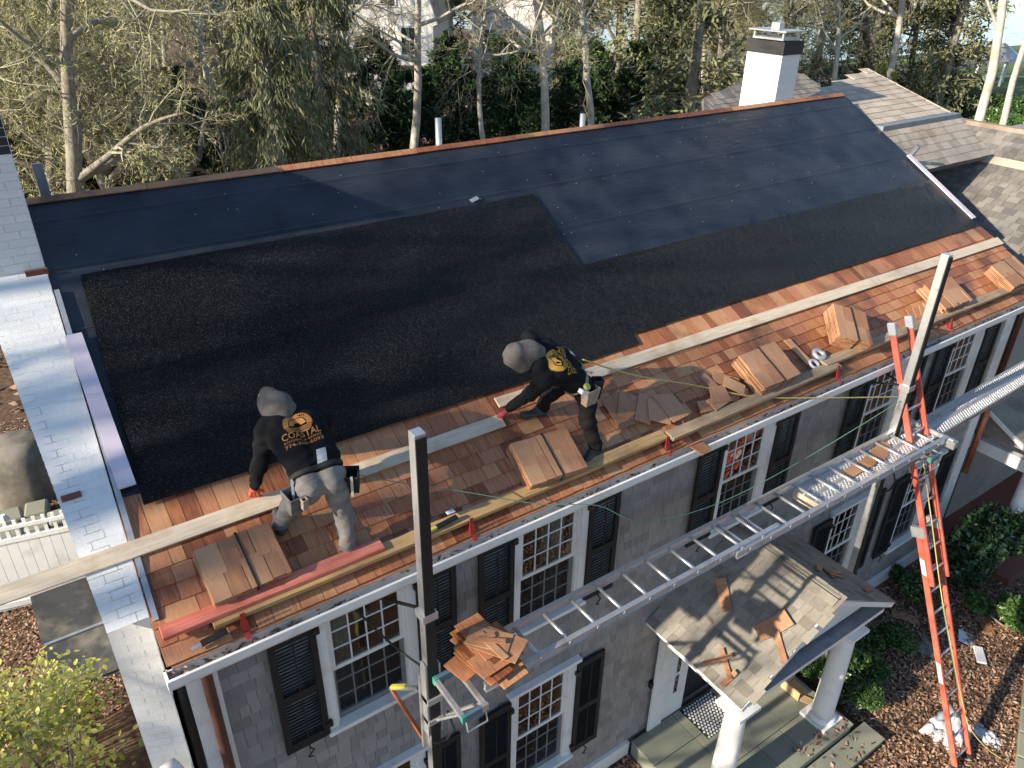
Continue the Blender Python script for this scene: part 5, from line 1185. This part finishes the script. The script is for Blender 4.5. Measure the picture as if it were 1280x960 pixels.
def glove(parent, wrist, d, palm_n, side, mt, size=1.0, curl=.5):
    """palm along d, palm faces palm_n, side = direction of the thumb"""
    d = Vector(d).normalized(); pn = Vector(palm_n); pn = (pn-d*pn.dot(d)).normalized(); sd_ = d.cross(pn); 
    if sd_.dot(Vector(side)) < 0: sd_ = -sd_
    w0 = Vector(wrist); c = w0+d*.045*size; pr = []
    for o_ in (-.022, 0, .022): pr.append((tuple(w0+sd_*o_*.7*size), tuple(w0+d*.075*size+sd_*o_*1.2*size), .020*size, .016*size, 0))
    pr.append((tuple(w0-d*.035*size), tuple(w0+d*.01*size), .036*size, .030*size, 0))
    for i, (o_, L) in enumerate(((.032,.062),(.011,.072),(-.011,.067),(-.031,.052))):
        b = w0+d*.08*size+sd_*o_*size; m1 = b+(d*math.cos(curl*.6)+pn*math.sin(curl*.6))*L*.5*size; t = m1+(d*math.cos(curl*1.6)+pn*math.sin(curl*1.6))*L*.55*size
        pr.append((tuple(b), tuple(m1), .0105*size, .0098*size, 0)); pr.append((tuple(m1), tuple(t), .0098*size, .0085*size, 0))
    b = w0+d*.025*size+sd_*.028*size; m1 = b+(d*.6+sd_*.75+pn*.25).normalized()*.042*size; t = m1+(d*.85+sd_*.25+pn*.4).normalized()*.034*size
    pr.append((tuple(b), tuple(m1), .0125*size, .011*size, 0)); pr.append((tuple(m1), tuple(t), .011*size, .009*size, 0))
    return blob('glove', pr, [mt], parent, h=.0042, k=.006, smooth=1)[0]
def project_print(name, polys, O, ux, uy, nn, body, mt, parent, off=.004):
    """flat triangles (u,v) laid onto the body's surface"""
    Vt, Q = body; bv = BVHTree.FromPolygons([tuple(v) for v in Vt], [tuple(q) for q in Q]); vs, fs = polys; out = []
    for u, v in vs:
        p = O+ux*u+uy*v+nn*.25; hit, no, ix, di = bv.ray_cast(p, -nn, .6)
        out.append((hit+nn*off) if hit else (O+ux*u+uy*v))
    return MB().add(out, fs).build(name, mt, parent)
def text2d(body, size, xoff, yoff, width=None):
    cu_ = bpy.data.curves.new('t', 'FONT'); cu_.body = body; cu_.size = size; cu_.align_x = 'CENTER'; cu_.resolution_u = 2; cu_.offset = size*.012
    ob = bpy.data.objects.new('t', cu_); COL.objects.link(ob); dg = bpy.context.evaluated_depsgraph_get(); me = bpy.data.meshes.new_from_object(ob.evaluated_get(dg))
    vs = [(v.co.x, v.co.y) for v in me.vertices]; fs = [tuple(p.vertices) for p in me.polygons]
    wd = max(v[0] for v in vs)-min(v[0] for v in vs); sc = width/wd if width else 1
    bpy.data.objects.remove(ob); bpy.data.curves.remove(cu_); bpy.data.meshes.remove(me)
    return [(x*sc+xoff, y+yoff) for x, y in vs], fs
def logo2d(W):
    """half saw-blade emblem over the lettering"""
    vs = []; fs = []; n = 44; a0, a1 = R_(-8), R_(188); Rr = W*.36
    for i in range(n+1):
        a = a0+(a1-a0)*i/n; ro = Rr*(1.08 if i % 2 else .98)
        vs += [(ro*math.cos(a), ro*math.sin(a)), (Rr*.66*math.cos(a), Rr*.66*math.sin(a))]
    for i in range(n): fs.append((2*i,2*i+2,2*i+3,2*i+1))
    b = len(vs); m_ = 24
    for i in range(m_+1):
        a = math.pi*i/m_; vs += [(Rr*.60*math.cos(a), Rr*.60*math.sin(a)+.0), (Rr*.24*math.cos(a), Rr*.24*math.sin(a))]
    for i in range(m_): fs.append((b+2*i,b+2*i+2,b+2*i+3,b+2*i+1))
    for k in range(4):
        y = -Rr*(.16+.11*k); hw = Rr*(1.0-.06*k); b = len(vs); N = 10
        for i in range(N+1): vs += [(-hw+2*hw*i/N, y), (-hw+2*hw*i/N, y-Rr*.055)]
        for i in range(N): fs.append((b+2*i,b+2*i+2,b+2*i+3,b+2*i+1))
    return vs, fs
def shirt_print(parent, body, O, ux, uy, nn, mt, W):
    vs, fs = logo2d(W); project_print('emblem', (vs, fs), O+uy*W*.20, ux, uy, nn, body, mt, parent)
    for tx, sz, y, wd in (('COASTAL', W*.24, -.165*W, W), ('ROOFING & SIDING', W*.09, -.265*W, W*.95), ('774-368-6093', W*.15, -.41*W, W*.98)):
        project_print('lettering', text2d(tx, sz, 0, y, wd), O, ux, uy, nn, body, mt, parent)
def roofz(y, n=.03): return 5.23+.55*(y+.36)+n/.876
def person(P, label, lower, glove_m, printm):
    t = thing('person', P['base'], label, 'person'); J, T, B, K, = 0, 1, 2, 3
    lat = np.array(P['lat'], float); pr = []
    pel, wai, che, nek = [np.array(P[k], float) for k in ('pelvis','waist','chest','neck')]
    for s in (-1, 1):
        pr.append((pel+lat*s*.08, pel+lat*s*.078+(wai-pel)*.35, .112, .106, T))
        pr.append((pel+(wai-pel)*.45+lat*s*.078, wai+lat*s*.082, .116, .120, J))
        pr.append((wai+lat*s*.082, che+lat*s*.10, .120, .122, J))
        pr.append((che+lat*s*.10, nek+lat*s*.06, .122, .075, J))
    pr.append((nek, np.array(P['head'])*.5+nek*.5, .062, .06, J))
    for s, k in ((-1,'L'),(1,'R')):
        sh, el, wr_ = [np.array(P[k+q], float) for q in ('sh','el','wr')]
        pr += [(nek+lat*s*.07, sh, .075, .074, J), (sh, el, .078, .060, J), (el, wr_, .061, .043, J)]
        hp, kn_, an, toe = [np.array(P[k+q], float) for q in ('hip','kn','an','toe')]
        pr += [(hp, kn_, .098, .073, T), (kn_, an, .070, .058, T)]
        fd = toe-an; fd[2] = 0; 
        heel = an*1.0; heel[2] = roofz(an[1])+.045; pr += [(an, heel, .05, .045, B), (heel, toe, .045, .040, B)]
    hd = np.array(P['head'], float); fc = np.array(P['face'], float); fc /= np.linalg.norm(fc); upv = np.array(P['up'], float); upv /= np.linalg.norm(upv)
    pr += [(hd-upv*.03, hd+upv*.035, .078, .086, K), (hd-upv*.07+fc*.03, hd-upv*.02+fc*.03, .052, .06, K), (hd+fc*.085-upv*.005, hd+fc*.102-upv*.028, .012, .015, K)]
    for s in (-1, 1): pr.append((hd+lat*s*.088-upv*.02, hd+lat*s*.090+upv*.015, .014, .016, K))
    body, Vt, Q = blob('body', pr, [M['jacket'], lower, M['boot'], M['skin']], t, h=.0105, k=.03, wr=.0075, smooth=2, wf=30)
    # eyes and mouth on the downturned face
    for s in (-1, 1): MB().tube([hd+fc*.080+lat*s*.032+upv*.012, hd+fc*.094+lat*s*.032+upv*.012], .011, 8).build('eye', M['iron'], t)
    MB().bar(Vector(hd+fc*.092-upv*.060-lat*.022), Vector(hd+fc*.092-upv*.060+lat*.022), .008, .008).build('mouth', M['glove_pink'], t)
    hp_ = [(hd-upv*.035-fc*.02, hd+upv*.04-fc*.0, .108, .094, 0), (hd-upv*.05+fc*.03, hd+upv*.025+fc*.05, .098, .090, 0), (hd-upv*.085+fc*.03, hd-upv*.05+fc*.06, .080, .080, 0), (hd-upv*.06-fc*.05, nek*.6+hd*.4-fc*.04, .094, .09, 0), (nek*.75+hd*.25-fc*.05, nek-fc*.05, .10, .085, 0)]
    blob('hood', hp_, [M['hood']], t, h=.011, k=.04, wr=.007, wf=28, cut=lambda G: np.maximum(.0-( -((G-hd)@fc)+.045), -1)*1.0 if False else (((G-hd)@fc)-.125))
    # belt
    ax = (wai-pel)/np.linalg.norm(wai-pel); bc = pel+(wai-pel)*.40
    bp_ = [(pel+lat*s*.072, wai+lat*s*.08, .126, .130, 0) for s in (-1, 1)]
    blob('belt', bp_, [P['beltm']], t, h=.009, k=.035, cut=lambda G: np.abs((G-bc)@ax)-.02, smooth=1)
    for k, gv in P['gloves'].items(): glove(t, gv[0], gv[1], gv[2], gv[3], glove_m)
    O, ux, uy = [Vector(q) for q in P['print']]; ux.normalize(); nn = ux.cross(uy).normalized(); uy = nn.cross(ux)
    shirt_print(t, (Vt, Q), O, ux, uy, nn, printm, P['pw'])
    N = 4; q_ = [(-.035+.07*i/N+.02*j/N, -.05+.10*j/N) for i in range(N+1) for j in range(N+1)]; f_ = [(i*(N+1)+j,(i+1)*(N+1)+j,(i+1)*(N+1)+j+1,i*(N+1)+j+1) for i in range(N) for j in range(N)]
    project_print('back_patch', (q_, f_), O-uy*.235+ux*P['patch'], ux, uy, nn, (Vt, Q), M['galv'], t, .006)
    return t
def pouch(parent, c, dz, w_, h, dpt, ang, mt, name='tool_pouch'):
    Mx = Matrix.Translation(c) @ Matrix.Rotation(ang, 4, 'Z') @ Matrix.Rotation(dz, 4, 'X')
    q = MB(); v = [Mx @ V(*p) for p in ((-w_/2*.8,-dpt/2*.7,-h/2),(w_/2*.8,-dpt/2*.7,-h/2),(w_/2*.8,dpt/2*.7,-h/2),(-w_/2*.8,dpt/2*.7,-h/2),(-w_/2,-dpt/2,h/2),(w_/2,-dpt/2,h/2),(w_/2,dpt/2,h/2),(-w_/2,dpt/2,h/2))]
    k = [Mx @ V(*p) for p in ((-w_/2+.012,-dpt/2+.012,h/2),(w_/2-.012,-dpt/2+.012,h/2),(w_/2-.012,dpt/2-.012,h/2),(-w_/2+.012,dpt/2-.012,h/2),(-w_/2*.7,-dpt/2*.55,-h/2+.03),(w_/2*.7,-dpt/2*.55,-h/2+.03),(w_/2*.7,dpt/2*.55,-h/2+.03),(-w_/2*.7,dpt/2*.55,-h/2+.03))]
    q.add(v+k, [(3,2,1,0),(0,1,5,4),(1,2,6,5),(2,3,7,6),(3,0,4,7),(4,5,9,8),(5,6,10,9),(6,7,11,10),(7,4,8,11),(8,9,13,12),(9,10,14,13),(10,11,15,14),(11,8,12,15),(12,13,14,15)])
    return q.build(name, mt, parent, bevel=.006)
w1p = dict(patch=.07, base=(1.85,.05,5.45), lat=(.998,-.06,0), pelvis=(1.895,-.07,6.10), waist=(1.90,.08,6.22), chest=(1.885,.30,6.34), neck=(1.86,.45,6.42),
    head=(1.81,.545,6.475), face=(0,.62,-.78), up=(-.1,.75,.62), beltm=M['rubber'],
    Lsh=(1.685,.385,6.35), Lel=(1.59,.35,6.09), Lwr=(1.555,.43,5.88), Rsh=(2.12,.36,6.33), Rel=(2.17,.52,6.10), Rwr=(1.98,.66,5.93),
    Lhip=(1.80,-.06,6.05), Lkn=(1.70,.09,5.86), Lan=(1.63,.18,roofz(.18)+.10), Ltoe=(1.65,.30,roofz(.30)+.035), Rhip=(1.99,-.075,6.04), Rkn=(2.04,-.10,5.72), Ran=(2.02,-.13,roofz(-.13)+.09), Rtoe=(2.04,.07,roofz(.07)+.035),
    gloves={'L': ((1.55,.44,5.865),(-.1,.25,-1),(.3,1,0),(.6,.6,0)), 'R': ((1.97,.67,5.925),(-.3,.35,-.6),(0,.6,-.8),(-1,0,0))},
    print=((1.878,.225,6.33),(1,-.05,-.02),(-.1,.8,.5)), pw=.285)
p1_ = person(w1p, 'person bent over in black hoodie, grey trousers and orange-red gloves, reaching for the board', M['jeans'], M['glove_red'], M['print'])
pouch(p1_, (1.68,-.09,6.02), .15, .13, .17, .15, .15, M['pouch']); pouch(p1_, (2.125,-.10,6.03), .2, .12, .19, .13, -.5, M['rubber'])
pouch(p1_, (1.725,-.185,6.04), .15, .05, .10, .05, .2, M['leather'])
MB().bar((1.68,-.10,6.04),(1.695,-.06,6.19),.018,.018).build('hammer_handle', M['galv'], p1_)
MB().bar((2.085,-.19,5.96),(2.095,-.175,6.12),.018,.012).build('strap_end', M['galv'], p1_)
w2p = dict(patch=.08, base=(4.35,.1,5.5), lat=(.02,.84,.54), pelvis=(4.43,.10,6.08), waist=(4.31,.115,6.21), chest=(4.12,.14,6.36), neck=(3.95,.15,6.44),
    head=(3.80,.155,6.50), face=(-.62,.02,-.78), up=(-.72,0,.66), beltm=M['leather'],
    Lsh=(3.97,.0,6.27), Lel=(3.95,.17,6.07), Lwr=(3.865,.36,5.86), Rsh=(4.02,.29,6.53), Rel=(4.20,.46,6.24), Rwr=(4.24,.37,6.04),
    Lhip=(4.46,.01,6.04), Lkn=(4.44,-.06,5.73), Lan=(4.50,-.13,roofz(-.13)+.09), Ltoe=(4.36,-.17,roofz(-.17)+.035), Rhip=(4.36,.20,6.06), Rkn=(4.25,.30,5.90), Ran=(4.24,.36,roofz(.36)+.09), Rtoe=(4.04,.38,roofz(.38)+.035),
    gloves={'L': ((3.86,.37,5.845),(-.3,.45,-.85),(-.4,.5,-.3),(-.6,-.3,0)), 'R': ((4.24,.365,6.03),(-.1,-.2,-.8),(0,-1,0),(-1,0,0))},
    print=((4.14,.13,6.38),(-.05,1,.0),(-.85,0,.53)), pw=.285)
w2p['print'] = ((4.15,.06,6.36),(.02,.84,.54),(-.87,-.15,.4))
p2_ = person(w2p, 'person stooping in black hoodie and black trousers with tan tool pouch and crimson glove', M['blackpants'], M['glove_pink'], M['print_y'])
po_ = pouch(p2_, (4.42,-.085,6.02), .1, .16, .17, .10, .1, M['leather']); pouch(p2_, (4.55,-.02,6.03), .1, .10, .2, .1, 1.2, M['rubber'])
MB().tube([(4.36,-.09,6.13),(4.37,-.11,6.15)], .032, 12).build('tape_measure', M['yellow'], p2_); MB().boxm(Matrix.Translation((4.33,-.11,6.10)) @ Matrix.Rotation(.5,4,'Y'), -.05,.05,-.03,.03,-.02,.02).build('nail_bag', M['plasticwhite'], p2_)
MB().bar((4.44,.0,6.22),(4.53,.06,6.16),.05,.02).build('tool_loop', M['galv'], p2_)
